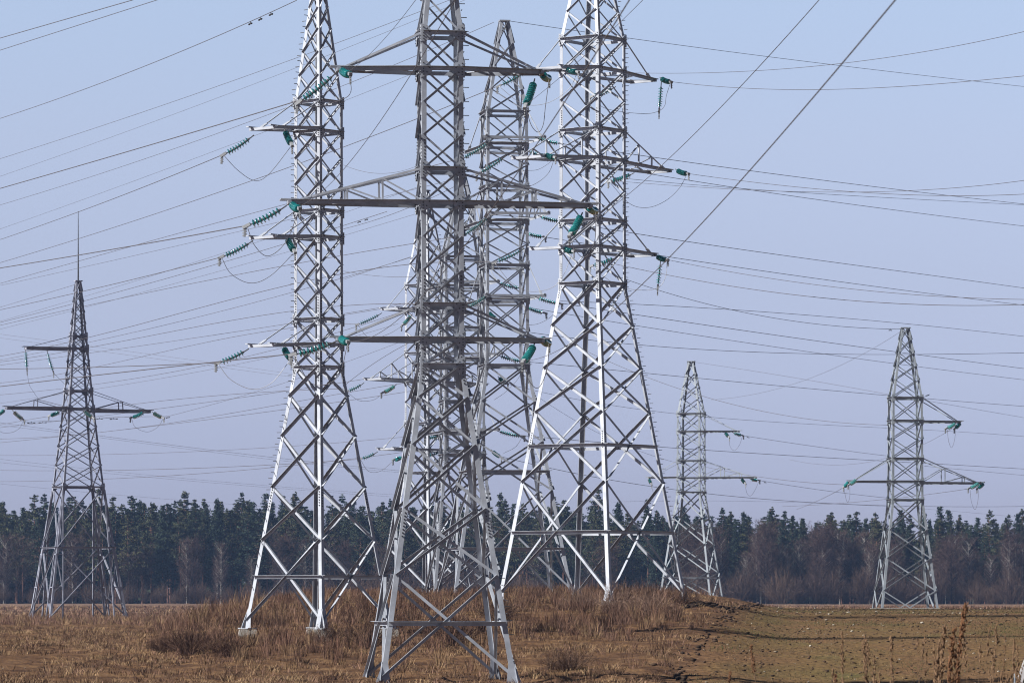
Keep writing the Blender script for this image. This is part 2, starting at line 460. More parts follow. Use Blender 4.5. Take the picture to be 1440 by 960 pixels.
        for sy, q in ((-1, q0), (1, q1)):
            ar.bar(q + Vector((-sx*.25, 0, cw*.55)), q + Vector((sx*0.3, 0, cw*.55)), 0.12, 0.04)
        ar.build('crossarm', mat, rt)
    return rt

def seq(*ys): return list(ys)
def split(y0, y1, n): return [y0 + (y1 - y0)*i/n for i in range(n)]

# nearest grey pylon
pylon('tall grey pylon nearest the viewer, six arms, its splayed feet cut by the photo bottom', 619, 128.5, 8, 961,
      [(961, 2.05), (515, 0.645), (50, 0.62), (-165, 0.08)],
      [961, 809, 716, 627, 560, 515, 478, 430, 382, 335, 287, 240, 193, 147, 100, 50, 0, -45, -85, -125, -165],
      [515, 478, 430, 287, 240, 100, 50], [
      dict(side=-1, y=478, ring=430, len=2.42), dict(side=1, y=478, ring=430, len=2.42),
      dict(side=-1, y=287, ring=240, len=3.9, posts=(.30, .57)), dict(side=1, y=287, ring=240, len=3.9, posts=(.30, .57)),
      dict(side=-1, y=100, ring=50, len=2.42), dict(side=1, y=100, ring=50, len=2.42)],
      M['steel_mid'], 0.155, 0.074, horiz=(876,), gus=0.34, tie_f=0.42)
# white single sided pylon
pylon('bright white pylon with three arms, all on its left, second pylon from the left', 448, 157, 50.3, 882,
      [(882, 1.92), (517, 0.64), (145, 0.63), (-58, 0.07)],
      [882, 760, 686, 614, 558, 517, 485, 450, 412, 373, 335, 298, 261, 224, 187, 145, 108, 75, 42, 12, -15, -40, -58],
      [517, 485, 450, 335, 298, 187, 145], [
      dict(side=-1, y=485, ring=450, len=2.35, tip=.55, tie=.82, rise=-.15, w=.115), dict(side=-1, y=335, ring=298, len=2.3, tip=.55, tie=.82, rise=-.15, w=.115),
      dict(side=-1, y=184, ring=145, len=2.3, tip=.55, tie=.82, rise=-.15, w=.115)],
      M['steel_new'], 0.15, 0.076, horiz=(811,), gus=0.30, step_leg=(-1, 1))
# broad white pylon
pylon('broad white pylon right of centre, widest splayed legs, arms reaching both ways', 833.5, 192, 54, 843,
      [(843, 3.05), (400, 1.08), (57, 1.06), (-133, 0.10)],
      [843, 679, 581, 519, 459, 400, 350, 312, 270, 226, 185, 143, 101, 57, 18, -18, -50, -80, -108, -133],
      [400, 350, 312, 226, 185, 101, 57], [
      dict(side=-1, y=349, ring=312, len=2.45, tip=.80, tie=.85, rise=-.22, w=.14), dict(side=1, y=351, ring=312, len=2.95, tip=.60, tie=.85, w=.14),
      dict(side=-1, y=226, ring=185, len=3.9, tip=.75, tie=.88, posts=(.3, .6), rise=-.25, w=.14), dict(side=1, y=228, ring=185, len=4.25, tip=.55, tie=.88, posts=(.3, .6), w=.14),
      dict(side=-1, y=100, ring=57, len=2.45, tip=.80, tie=.85, rise=-.22, w=.14), dict(side=1, y=102, ring=57, len=2.95, tip=.60, tie=.85, w=.14)],
      M['steel_new'], 0.18, 0.092, horiz=(749, 628), gus=0.36)
# behind, arms end on
pylon('grey pylon with pointed top in view behind the nearest one, arms seen end-on', 709, 230, 99, 834,
      [(834, 3.2), (515, 1.18), (160, 1.12), (30, 0.24)],
      [834, 690, 622, 566, 515, 468, 422, 375, 345, 312, 265, 235, 205, 160, 128, 95, 62, 30],
      [515, 422, 375, 312, 265, 205, 160], [
      dict(side=-1, y=422, ring=375, len=2.6, tip=1.55, tie=.85), dict(side=1, y=422, ring=375, len=2.6, tip=1.5, tie=.85),
      dict(side=-1, y=311, ring=265, len=3.9, tip=1.55, tie=.88, posts=(.3, .6)), dict(side=1, y=311, ring=265, len=3.9, tip=1.5, tie=.88, posts=(.3, .6)),
      dict(side=-1, y=203, ring=160, len=2.6, tip=1.55, tie=.85), dict(side=1, y=205, ring=160, len=2.6, tip=1.5, tie=.85)],
      M['steel_mid'], 0.18, 0.085, horiz=(772, 664), gus=0.36, foot=False)
# second one behind
pylon('grey pylon mostly hidden behind the nearest one, its tip showing under the middle arm', 650, 240, 98, 836,
      [(836, 1.85), (640, 1.15), (363, 1.12), (245, 0.15)],
      [836, 770, 705, 640, 607, 565, 535, 505, 462, 432, 403, 363, 334, 304, 274, 245],
      [640, 607, 565, 505, 462, 403, 363], [
      dict(side=-1, y=607, ring=565, len=2.6, tip=1.5, tie=.85), dict(side=1, y=607, ring=565, len=2.6, tip=1.5, tie=.85),
      dict(side=-1, y=504, ring=462, len=3.9, tip=1.5, tie=.88, posts=(.3, .6)), dict(side=1, y=504, ring=462, len=3.9, tip=1.5, tie=.88, posts=(.3, .6)),
      dict(side=-1, y=402, ring=363, len=2.6, tip=1.5, tie=.85), dict(side=1, y=402, ring=363, len=2.6, tip=1.5, tie=.85)],
      M['steel_mid'], 0.16, 0.09, gus=0.34, foot=False)
# thin white one
pylon('thin white pylon partly behind the nearest grey pylon, pale arms out to its left', 600, 245, 50, 835,
      [(835, 1.9), (665, 0.90), (402, 0.88), (268, 0.10)],
      [835, 772, 716, 665, 633, 596, 566, 537, 497, 467, 437, 402, 372, 344, 316, 290, 268],
      [665, 633, 596, 537, 497, 437, 402], [
      dict(side=-1, y=633, ring=596, len=2.5, tip=.6, tie=.85), dict(side=1, y=633, ring=596, len=2.5, tip=.6, tie=.85),
      dict(side=-1, y=537, ring=497, len=3.6, tip=.6, tie=.9, posts=(.35, .65)), dict(side=1, y=537, ring=497, len=3.6, tip=.6, tie=.9, posts=(.35, .65)),
      dict(side=-1, y=438, ring=402, len=2.2, tip=.6, tie=.85), dict(side=1, y=438, ring=402, len=2.2, tip=.6, tie=.85)],
      M['steel_new'], 0.15, 0.08, gus=0.30, foot=False)
# far left
pylon('dull grey pylon at the far left with a long lightning rod on top', 110, 286, 21, 872,
      [(872, 2.70), (685, 1.40), (575, 0.88), (395, 0.17)],
      [872, 770, 685, 655, 628, 601, 575, 550, 528, 509, 490, 473, 456, 440, 425, 410, 395],
      [685, 575, 550, 490, 473], [
      dict(side=-1, y=575, ring=550, len=4.0, tip=.2, posts=(.52,), w=.2), dict(side=1, y=577, ring=550, len=4.0, tip=.2, posts=(.52,), w=.2),
      dict(side=-1, y=491, ring=473, len=3.0, tip=.2, w=.2)],
      M['steel_old'], 0.145, 0.075, horiz=(770,), gus=0.36, foot=False, mast=297, bolts=False, double=True)
# far right
pylon('pale grey pylon alone at the far right, longer arm to its right', 1273, 286, 4, 857,
      [(857, 1.95), (703, 1.06), (560, 1.02), (461, 0.26)],
      [830, 785, 745, 703, 677, 645, 618, 592, 560, 535, 515, 497, 478, 461],
      [703, 677, 645, 592, 560], [
      dict(side=-1, y=677, ring=645, len=2.6, tip=.25), dict(side=1, y=679, ring=645, len=4.0, tip=.25, posts=(.38, .72)),
      dict(side=1, y=593, ring=560, len=2.6, tip=.25)],
      M['steel_pale'], 0.16, 0.075, gus=0.32, foot=False, bolts=False, tie_f=.36, vbase=830)
# between
pylon('pale grey-green pylon low at the forest edge just right of the broad white one', 972, 343, -16, 847,
      [(847, 2.2), (692, 0.97), (582, 0.95), (508, 0.22)],
      [847, 805, 765, 728, 692, 672, 648, 628, 607, 582, 562, 544, 526, 508],
      [692, 672, 648, 607, 582], [
      dict(side=-1, y=671, ring=648, len=2.5, tip=.22), dict(side=1, y=672, ring=648, len=4.3, tip=.22, posts=(.38, .72)),
      dict(side=1, y=607, ring=582, len=2.9, tip=.22)],
      M['steel_pale'], 0.15, 0.075, horiz=(812,), gus=0.32, foot=False, bolts=False)
slab = MB(); c0 = at(1273, 855.5, 283)
slab.bar(c0 + Vector((-2.3, 0, -.15)), c0 + Vector((2.3, 0, -.15)), 0.5, 0.42)
tag(slab.build('concrete_beam', M['concrete']), 'pale concrete beam lying under the feet of the far right pylon', 'concrete beam')

# ------------------------------------------------------------------ insulator strings
def string(x0, y0, x1, y1, Y, label, dY=0.0, sag=0.06, group='glass insulator strings', r=0.128):
    P, Q = at(x0, y0, Y), at(x1, y1, Y + dY)
    d = Q - P; L = d.length; ax = d / L
    rt = empty('insulator_string', P); tag(rt, label, 'insulator', group)
    n = max(5, int(round((L - 0.26) / 0.135)))
    g = MB(); rd = MB()
    pos = lambda f: d * f + Vector((0, 0, -sag * 4 * f * (1 - f)))
    a0, a1 = min(0.16 / L + 0.04, .2), 1 - min(0.14 / L + 0.03, .2)
    sc = r
    for i in range(n):
        f = a0 + (a1 - a0) * (i + .5) / n
        p = pos(f); t_ = (pos(f + .02) - pos(f - .02)).normalized()
        g.lathe(p, t_, [(-.018, .03), (-.014, .35*sc), (.002, .8*sc), (.018, sc), (.026, .97*sc), (.018, .6*sc), (.022, .4*sc), (.026, .03)], 14)
        rd.lathe(p, t_, [(-.075, .0), (-.072, .034), (-.02, .045), (-.02, .0)], 7)
    rd.tube([pos(f) for f in np.linspace(0, 1, 9)], 0.022, 5)
    g.build('glass_discs', M['glass'], rt, True)
    rd.build('steel_core', M['bolt'], rt)
    cl = MB(); e = pos(1.0); up = Vector((0, 0, 1))
    cl.bar(e - ax*.10, e + ax*.16, 0.10, 0.09); cl.bar(e + ax*.08, e + ax*.10 + Vector((0, 0, -.30)), 0.07, 0.06)
    for k in (0.08, 0.16, 0.24): cl.bar(e + ax*.03 + Vector((0, 0, -k)), e + ax*.17 + Vector((0, 0, -k)), 0.035, 0.035)
    cl.build('end_clamp', M['fitting'], rt)
    return rt

GREY = 'the nearest grey pylon'; WH = 'the white left-armed pylon'; BR = 'the broad white pylon'
EN = 'the pointed grey pylon'; HI = 'the hidden grey pylon'; TH = 'the thin white pylon'
FL = 'the far left pylon'; FR = 'the far right pylon'; LO = 'the low pylon by the forest'
S = [ # x0,y0,x1,y1,Y,dY,where
 (474,101,421,143,128.0,.3,'sloping left from the top left arm of '+GREY), (403,289,348,317,127.5,.3,'sloping left from the middle left arm of '+GREY),
 (474,479,413,498,128.0,.3,'sloping left from the lower left arm of '+GREY),
 (480,98,492,104,128,-1.5,'seen end-on at the top left arm of '+GREY), (410,286,421,293,127.5,-1.5,'seen end-on at the middle left arm of '+GREY), (479,474,489,480,128,-1.5,'seen end-on at the lower left arm of '+GREY),
 (762,103,772,110,129,1.5,'seen end-on at the top right arm of '+GREY), (826,289,838,296,129,1.5,'seen end-on at the middle right arm of '+GREY), (762,475,772,482,129,1.5,'seen end-on at the lower right arm of '+GREY),
 (752,111,739,149,128.8,-1.2,'hanging steeply under the top right arm of '+GREY), (819,299,802,330,129,-1.2,'hanging steeply under the middle right arm of '+GREY), (752,482,736,508,128.8,-1.2,'hanging steeply under the lower right arm of '+GREY),
 (357,190,315,217,155.5,.2,'sloping left from the top arm of '+WH), (356,338,312,361,155.5,.2,'sloping left from the middle arm of '+WH), (350,490,307,510,155.5,.2,'sloping left from the lower arm of '+WH),
 (400,181,410,203,155,-1.0,'short and thick under the top arm of '+WH), (403,332,414,353,155,-1.0,'short and thick under the middle arm of '+WH), (398,486,409,504,155,-1.0,'short and thick under the lower arm of '+WH),
 (795,96,812,101,189,-1.0,'facing the viewer at the top left arm of '+BR), (766,216,780,221,188,-1.0,'facing the viewer at the middle left arm of '+BR), (792,348,806,353,189,-1.0,'facing the viewer at the lower left arm of '+BR),
 (928,109,943,115,195,-1.0,'lying along the top right arm tip of '+BR), (950,238,967,244,196,-1.0,'lying along the middle right arm tip of '+BR), (922,359,938,365,195,-1.0,'lying along the lower right arm tip of '+BR),
 (930,115,927,155,195,.1,'hanging straight from the top right arm of '+BR), (929,365,925,403,195,.1,'hanging straight from the lower right arm of '+BR),
 (745,97,702,121,190,.2,'sloping left from the top left arm of '+BR), (712,219,673,244,189,.2,'sloping left from the middle left arm of '+BR), (738,349,696,369,190,.2,'sloping left from the lower left arm of '+BR),
 (892,243,858,255,196,.6,'sloping back under the middle right arm of '+BR), (866,122,832,136,196,.6,'sloping back under the top right arm of '+BR), (868,361,832,374,196,.6,'sloping back under the lower right arm of '+BR),
 (690,199,650,223,226,.4,'sloping left from the top arm of '+EN), (690,303,650,332,225,.4,'sloping left from the middle arm of '+EN), (688,414,655,433,226,.4,'sloping left from the lower arm of '+EN),
 (752,193,788,202,226,.4,'reaching right from the top near arm of '+EN), (740,212,768,219,234,.4,'reaching right from the top rear arm of '+EN),
 (756,303,788,311,225,.4,'reaching right from the middle near arm of '+EN), (738,327,765,333,235,.4,'reaching right from the middle rear arm of '+EN),
 (752,417,788,427,226,.4,'reaching right from the lower near arm of '+EN), (738,431,766,440,234,.4,'reaching right from the lower rear arm of '+EN),
 (698,397,732,405,237,.4,'reaching right from the top arm of '+HI), (699,499,736,508,236,.4,'reaching right from the middle arm of '+HI), (698,605,735,613,237,.4,'reaching right from the lower arm of '+HI),
 (686,437,698,448,244,-.9,'short and bright at the top rear arm of '+HI), (700,529,713,539,244,-.9,'short and bright at the middle rear arm of '+HI), (691,632,704,642,244,-.9,'short and bright at the lower rear arm of '+HI),
 (537,440,503,456,243,.2,'sloping left from the top arm of '+TH), (512,538,488,550,243,.2,'sloping left from the middle arm of '+TH), (531,635,507,645,243,.2,'sloping left from the lower arm of '+TH),
 (580,441,566,457,243,-.7,'short and thick under the top arm of '+TH), (558,540,538,552,243,-.7,'short and thick under the middle arm of '+TH), (566,641,554,646,243,-.7,'short and thick under the lower arm of '+TH),
 (625,609,600,616,244,.3,'upper one behind the nearest legs, on '+TH), (623,633,598,641,244,.3,'lower one behind the nearest legs, on '+TH),
 (36,490,38,519,286,.2,'hanging straight down at the upper arm of '+FL), (66,492,75,523,286,.2,'hanging at a slant from the upper arm of '+FL),
 (17,576,33,590,285,-.6,'falling right under the left arm tip of '+FL), (9,574,-6,584,285,.6,'cut by the photo left edge on '+FL), (86,577,70,584,286,.6,'sloping left under the body of '+FL), (117,576,131,587,285,-.6,'falling right under the body of '+FL),
 (205,578,185,587,286,.6,'sloping left under the right arm tip of '+FL), (213,578,229,587,285,-.6,'falling right beyond the right arm tip of '+FL),
 (1346,593,1331,602,285,-.5,'longer one at the upper arm tip of '+FR), (1352,592,1343,602,286,.6,'shorter one at the upper arm tip of '+FR),
 (1206,672,1194,681,285,-.5,'longer one at the left arm tip of '+FR), (1195,675,1187,684,286,.6,'shorter one at the left arm tip of '+FR),
 (1379,677,1363,686,285,-.5,'longer one at the lower right arm tip of '+FR), (1385,677,1375,686,286,.6,'shorter one at the lower right arm tip of '+FR),
 (1019,606,1025,614,342,-.6,'inner one at the upper arm of '+LO), (1029,607,1044,612,342,.4,'outer one at the upper arm of '+LO),
 (1042,671,1048,679,342,-.6,'inner at the lower right arm of '+LO), (1053,672,1067,675,342,.4,'outer at the lower right arm of '+LO), (912,671,916,680,343,-.5,'at the left arm tip of '+LO),
]
for x0, y0, x1, y1, Y, dY, wh in S:
    string(x0, y0, x1, y1, Y, 'teal insulator string ' + wh, dY, r=0.122 if Y < 280 else 0.14)

# ------------------------------------------------------------------ wires
def poly_wire(name, pts, Y0, Y1, r, label, cat, group, mat=None, n=60, deg=None, ext=(0, 0), dampers=()):
    """a cable hung through points seen from the camera, its distance running from Y0 to Y1"""
    pts = sorted(pts) if pts[0][0] < pts[-1][0] else pts
    x = np.array([p[0] for p in pts], float); y = np.array([p[1] for p in pts], float)
    deg = deg or min(2, len(pts) - 1)
    c = np.polyfit(x, y, deg)
    xa, xb = x[0], x[-1]
    span = xb - xa
    xx = np.linspace(xa - ext[0], xb + ext[1], n)
    P = []
    for q in xx:
        f = (q - xa) / span; iy = 1/Y0 + (1/Y1 - 1/Y0) * f
        P.append(at(q, float(np.polyval(c, q)), 1/max(iy, 1/900)))
    mb = MB(); o0 = P[0]
    mb.tube([p - o0 for p in P], r, 5)
    o = mb.build(name, mat or M['wire'], None, True); o.location = o0
    tag(o, label, cat, group)
    for q in dampers:
        f = (q - xa) / span; iy = 1/Y0 + (1/Y1 - 1/Y0) * f
        f2 = (q + 8 - xa) / span; iy2 = 1/Y0 + (1/Y1 - 1/Y0) * f2
        p = at(q, float(np.polyval(c, q)), 1/iy) - o0; p2 = at(q + 8, float(np.polyval(c, q + 8)), 1/iy2) - o0
        ax = (p2 - p).normalized(); dn = Vector((0, 0, -.09))
        d = MB(); d.tube([p + dn - ax*.2, p + dn, p + dn + ax*.2], .012, 4); d.bar(p, p + dn, .03)
        d.tube([p + dn - ax*.27, p + dn - ax*.13], .035, 6); d.tube([p + dn + ax*.13, p + dn + ax*.27], .035, 6)
        d.build('vibration_damper', M['bolt'], o)
    return o

ORD = ['', 'topmost', '2nd', '3rd', '4th', '5th', '6th', '7th', '8th', '9th', '10th', '11th', '12th', '13th', '14th', '15th', '16th', '17th', '18th', '19th', '20th',
       '21st', '22nd', '23rd', '24th', '25th', '26th', '27th', '28th', '29th', '30th', '31st', '32nd', '33rd', '34th', '35th', '36th', '37th', '38th', '39th', '40th', '41st', '42nd', '43rd', '44th', '45th']
RC, RT, RM = 0.0170, 0.0105, 0.0145
LW = [ # points (right end last), Y at left, Y at right, radius, what, dampers
 ([(0,54),(188,0)],190,165,RC,'leaving through the photo top',()), ([(0,71),(222,0)],200,170,RM,'leaving through the photo top',()),
 ([(0,167),(210,90),(350,33),(417,0)],230,157,RM,'to the top of '+WH,(352,366,381)),
 ([(0,223),(210,156),(440,72),(660,-10)],320,240,RM,'passing behind the white pylon, leaving upward',()),
 ([(0,248),(210,174),(440,86),(655,0)],330,250,RT,'passing behind the white pylon, leaving upward',()),
 ([(0,265),(210,205),(380,152),(420,143)],172,128.3,RC,'to the top left arm of '+GREY,()),
 ([(0,289),(210,220),(528,104),(694,31)],330,230,RM,'to the top of '+EN,(640,655)),
 ([(0,322),(200,251),(320,205),(590,100)],340,250,RT,'fading behind the white pylon',()),
 ([(0,337),(210,260),(315,217)],250,155.7,RM,'to the top arm of '+WH,()),
 ([(0,369),(200,308),(483,206),(702,121)],300,190.2,RC,'to the top left arm of '+BR,()),
 ([(0,377),(113,358),(210,342),(348,317)],172,127.8,RC,'to the middle left arm of '+GREY,()),
 ([(0,398),(200,344),(397,287),(650,223)],330,226.4,RC,'to the top arm of '+EN,()),
 ([(0,401),(200,358),(398,310),(673,244)],300,189.2,RT,'to the middle left arm of '+BR,()),
 ([(0,432),(113,398)],420,286,RM,'to the top of '+FL,()),
 ([(0,436),(105,411),(200,391),(312,361)],250,155.7,RM,'to the middle arm of '+WH,()),
 ([(0,452),(200,391),(320,355),(590,262)],380,260,RT,'passing behind the middle arm of the white pylon',()),
 ([(0,453),(200,402),(393,344),(544,298)],340,240,RC,'ending behind the nearest grey pylon',(505,515)),
 ([(0,457),(200,414),(415,370),(650,332)],340,225.4,RC,'to the middle arm of '+EN,()),
 ([(0,462),(200,413),(405,352),(590,300)],380,255,RT,'fading behind the nearest grey pylon',()),
 ([(0,469),(76,481),(210,497),(420,527)],420,400,RT,'sinking to the right',()), ([(0,475),(210,503),(420,531)],420,400,RT,'sinking to the right',()),
 ([(0,501),(125,473),(200,456),(413,399),(696,369)],310,190.2,RC,'to the lower left arm of '+BR,()),
 ([(0,506),(100,487),(413,410),(581,361)],360,250,RM,'ending behind the nearest grey pylon',()),
 ([(0,509),(127,487),(288,459),(413,436),(655,433)],340,226.4,RC,'to the lower arm of '+EN,()),
 ([(0,514),(127,495),(405,456),(590,425)],360,250,RM,'ending behind the nearest grey pylon',()),
 ([(0,518.5),(130,517),(210,513),(307,510)],250,155.7,RC,'level, to the lower arm of '+WH,()),
 ([(0,539),(95,522),(200,503),(395,462),(503,456)],350,243.2,RM,'to the top arm of '+TH,()),
 ([(0,543),(200,522),(282,509),(413,498)],174,128.3,RC,'to the lower left arm of '+GREY,()),
 ([(0,555),(200,530),(310,510),(395,489),(560,440)],360,250,RM,'ending behind the nearest grey pylon',()),
 ([(0,567),(130,547),(200,537),(307,517),(560,455)],370,255,RT,'ending behind the nearest grey pylon',()),
 ([(0,596),(200,570),(410,543),(488,550)],350,243.2,RM,'to the middle arm of '+TH,()),
 ([(0,601),(215,575),(417,548),(590,520)],360,250,RM,'ending behind the nearest grey pylon',()),
 ([(0,617),(140,607),(200,601),(402,567),(590,535)],360,250,RM,'ending behind the nearest grey pylon',()),
 ([(0,622),(200,601),(417,573),(590,548)],365,252,RM,'ending behind the nearest grey pylon',()),
 ([(0,594),(82,605),(200,620),(385,643),(590,664)],420,420,RM,'thick, sinking to the right',()),
 ([(0,598),(140,613),(200,625),(340,640),(590,666)],430,430,RT,'thin, sinking to the right',()),
 ([(0,640),(210,637),(410,627),(590,612)],420,330,RM,'nearly level and rising slightly right',()),
 ([(0,645),(140,661),(440,687),(580,697)],480,480,RT,'sinking to the forest top',()), ([(0,650),(140,664),(440,690),(580,700)],490,490,RT,'sinking to the forest top',()),
 ([(0,661),(200,660),(440,650),(507,645)],360,243.2,RM,'to the lower arm of '+TH,()),
 ([(0,677),(200,670),(400,656),(590,632)],370,260,RM,'ending behind the nearest grey pylon',()),
 ([(0,680),(140,693),(290,706),(540,722)],520,520,RT,'sinking in front of the treetops',()),
]
LW.sort(key=lambda w: w[0][0][1])
for i, (pts, Yl, Yr, r, what, dm) in enumerate(LW):
    poly_wire('overhead_wire', pts, Yl, Yr, r, f'{ORD[i+1]} wire at the left edge, {what}'[:118], 'power line', 'wires running to the left edge',
              ext=(120, 0), deg=3 if len(pts) > 4 else None, dampers=dm)

# wires coming over the viewer from the nearest pylon
def over_wire(px, py, Y0, dx, a, L, label):
    P0 = at(px, py, Y0)
    mb = MB(); pts = []
    for t in np.concatenate([np.linspace(0, 110, 70), np.linspace(115, L + 0.0, 12)]):
        pts.append(Vector((dx*t, -t, -a*t + a/L*t*t)))
    mb.tube(pts, 0.0062, 6)
    o = mb.build('overhead_wire', M['wire'], None, True); o.location = P0
    tag(o, label, 'power line', 'wires passing above the viewer')
over_wire(490, 101, 127, .08, .095, 200, 'dark wire rising overhead from the top left arm of '+GREY)
over_wire(419, 291, 126.5, .08, .08, 200, 'dark wire rising overhead from the middle left arm of '+GREY)
over_wire(488, 479, 127, .065, .065, 160, 'dark wire rising across the lattice from the lower left arm of '+GREY)
over_wire(739, 148, 127.6, .07, .06, 200, 'dark wire rising overhead from the top right arm of '+GREY)
over_wire(802, 329, 127.8, .035, .06, 200, 'dark steep wire rising overhead from the middle right arm of '+GREY)
over_wire(736, 507, 127.6, .025, .055, 200, 'dark steep wire, the rightmost, from the lower right arm of '+GREY)

RW = [
 ([(717,30),(884,54),(1160,90),(1440,122)],230,330,RM,'from the pointed pylon top'),
 ([(890,102),(1000,104),(1160,91),(1440,45)],215,150,RT,'curving up to the right'),
 ([(943,115),(1040,124),(1160,126),(1370,114),(1440,107)],195,150,RT,'from the top right arm of '+BR),
 ([(788,202),(945,225),(1160,254),(1440,287)],226,330,RC,'from the top near arm of '+EN),
 ([(967,244),(1060,257),(1160,266),(1300,275),(1440,273)],196,150,RT,'from the middle right arm of '+BR),
 ([(768,219),(905,243),(1045,266),(1160,282),(1440,318)],234,340,RC,'from the top rear arm of '+EN),
 ([(858,249),(1000,262),(1160,273),(1340,283),(1440,288)],300,330,RM,'passing behind the broad white pylon'),
 ([(858,254),(1000,264),(1160,271),(1270,268),(1440,254)],240,160,RT,'curving up to the right'),
 ([(788,311),(880,326),(1000,345),(1160,367),(1440,405)],225,330,RC,'from the middle near arm of '+EN),
 ([(765,333),(950,363),(1160,393),(1440,429)],235,340,RC,'from the middle rear arm of '+EN),
 ([(938,365),(1160,402),(1330,417),(1440,421)],195,155,RT,'from the lower right arm of '+BR),
 ([(840,366),(880,374),(1000,398),(1160,419),(1440,428)],240,170,RM,'passing behind the broad white pylon'),
 ([(788,427),(885,421.5),(1160,448),(1440,472)],226,330,RM,'from the lower near arm of '+EN),
 ([(766,423),(880,440),(1160,481),(1440,518)],234,340,RC,'from the lower rear arm of '+EN),
 ([(732,430),(890,458),(1160,497),(1440,534)],240,350,RM,'from the top arm of '+HI),
 ([(736,466),(880,483),(1060,495),(1300,498),(1440,496)],236,300,RM,'nearly level'),
 ([(736,508),(880,522),(1040,537),(1250,556),(1440,571)],236,330,RM,'from the middle arm of '+HI),
 ([(713,539),(880,575),(1030,586),(1247,603),(1440,613)],244,360,RT,'faint, below the upper arm of the far right pylon'),
 ([(735,612),(925,628),(1030,635),(1245,648),(1440,659)],237,330,RM,'from the lower arm of '+HI),
 ([(704,642),(880,676),(1030,700),(1240,709),(1440,712)],244,360,RM,'low above the treetops'),
 ([(1300,655),(1440,668)],286,360,RT,'leaving the lower body of '+FR), ([(1296,562),(1440,587)],286,360,RT,'leaving the upper body of '+FR),
]
RW.sort(key=lambda w: w[0][-1][1])
for i, (pts, Ya, Yb, r, what) in enumerate(RW):
    poly_wire('overhead_wire', pts, Ya, Yb, r, f'{ORD[i+1]} wire at the right edge, {what}', 'power line', 'wires running to the right edge',
              ext=(0, 120), deg=3 if len(pts) > 4 else None)
XW = [
 ([(866,388),(920,405),(1000,430),(1160,456),(1268,463)],240,286,RM,'thin wire ending at the peak of '+FR,(1252,)),
 ([(800,480),(905,532),(1030,566),(1150,590),(1247,598)],300,286,RM,'wire sagging to the upper arm side of '+FR,()),
 ([(975,508),(1040,520),(1160,537),(1250,555)],343,286,RT,'thin wire from the peak of '+LO,()),
 ([(1044,612),(1150,628),(1250,641)],342,380,RM,'wire leaving the upper arm of '+LO+' to the right',(1052,)),
 ([(1067,675),(1150,688),(1250,700)],342,380,RM,'wire leaving the lower right arm of '+LO,(1076,)),
 ([(985,655),(1030,663),(1100,675),(1190,681)],400,286,RM,'wire running to the left arm tip of '+FR,()),
 ([(860,706),(1030,702),(1200,711),(1440,727)],500,520,RT,'faint wire low over the treetops at the right',()),
 ([(760,560),(865,620),(945,648),(970,655)],300,343,RT,'thin wire falling behind the broad white pylon towards '+LO,()),
 ([(1000,562),(1130,535),(1268,465)],420,286,RT,'faint diagonal wire from the peak of '+FR+' down left',()),
 ([(1120,716),(1160,699),(1188,684)],420,286,RM,'dark wire falling steeply left from '+FR,()),
 ([(1110,645),(1150,654),(1200,651),(1250,643),(1340,602)],420,286,RT,'thin slack wire sagging left from the upper arm of '+FR,()),
 ([(1100,712),(1200,705),(1295,697),(1365,686)],420,286,RM,'wire from the lower right arm passing behind '+FR,()),
 ([(130,587),(237,585)],290,286,RT,'short wire under the right arm of '+FL,(140,)),
 ([(229,587),(300,568),(410,535),(590,470)],285,250,RT,'thin wire rising right from the right arm tip of '+FL,(236,)),
 ([(33,590),(70,598),(130,584),(185,587)],285,286,RT,'slack thin wire under both arms of '+FL,(44,60,160)),
 ([(483,232),(540,244),(590,232)],245,240,RT,'slack thin wire between the white and the nearest grey pylon',()),
 ([(483,381),(530,388),(580,389)],245,240,RT,'level thin wire between the white and the nearest grey pylon',()),
 ([(483,543),(530,508),(590,475)],250,243,RM,'short wire rising between the white and the nearest grey pylon',()),
 ([(483,322),(560,298),(640,262)],250,238,RM,'wire rising behind the middle left arm of '+GREY,()),
 ([(483,393),(640,340)],255,240,RT,'upper of two parallel wires behind the body of '+GREY,()),
 ([(483,441),(560,428),(640,412)],255,240,RM,'lower of two parallel wires behind the body of '+GREY,()),
]
for pts, Ya, Yb, r, what, dm in XW:
    poly_wire('overhead_wire', pts, Ya, Yb, r, what[:118], 'power line', 'wires between the pylons', dampers=dm)

# jumper loops between the string ends
def jumper(pts, Y, label, mat=None, r=0.0105, dY=0.0):
    x = np.array([p[0] for p in pts], float); y = np.array([p[1] for p in pts], float)
    # smooth Catmull-Rom path
    P = [np.array(p, float) for p in pts]; P = [2*P[0]-P[1]] + P + [2*P[-1]-P[-2]]
    out = []
    for i in range(1, len(P)-2):
        for t in np.linspace(0, 1, 10, endpoint=(i == len(P)-3)):
            a, b_, c, d = P[i-1], P[i], P[i+1], P[i+2]
            out.append(.5*((2*b_) + (-a+c)*t + (2*a-5*b_+4*c-d)*t*t + (-a+3*b_-3*c+d)*t**3))
    n = len(out); W = [at(q[0], q[1], Y + dY*i/n) for i, q in enumerate(out)]
    mb = MB(); mb.tube([w - W[0] for w in W], r, 5)
    o = mb.build('jumper_cable', mat or M['wire'], None, True); o.location = W[0]
    tag(o, label, 'jumper cable', 'slack jumper loops')
WN = M['wire_new']
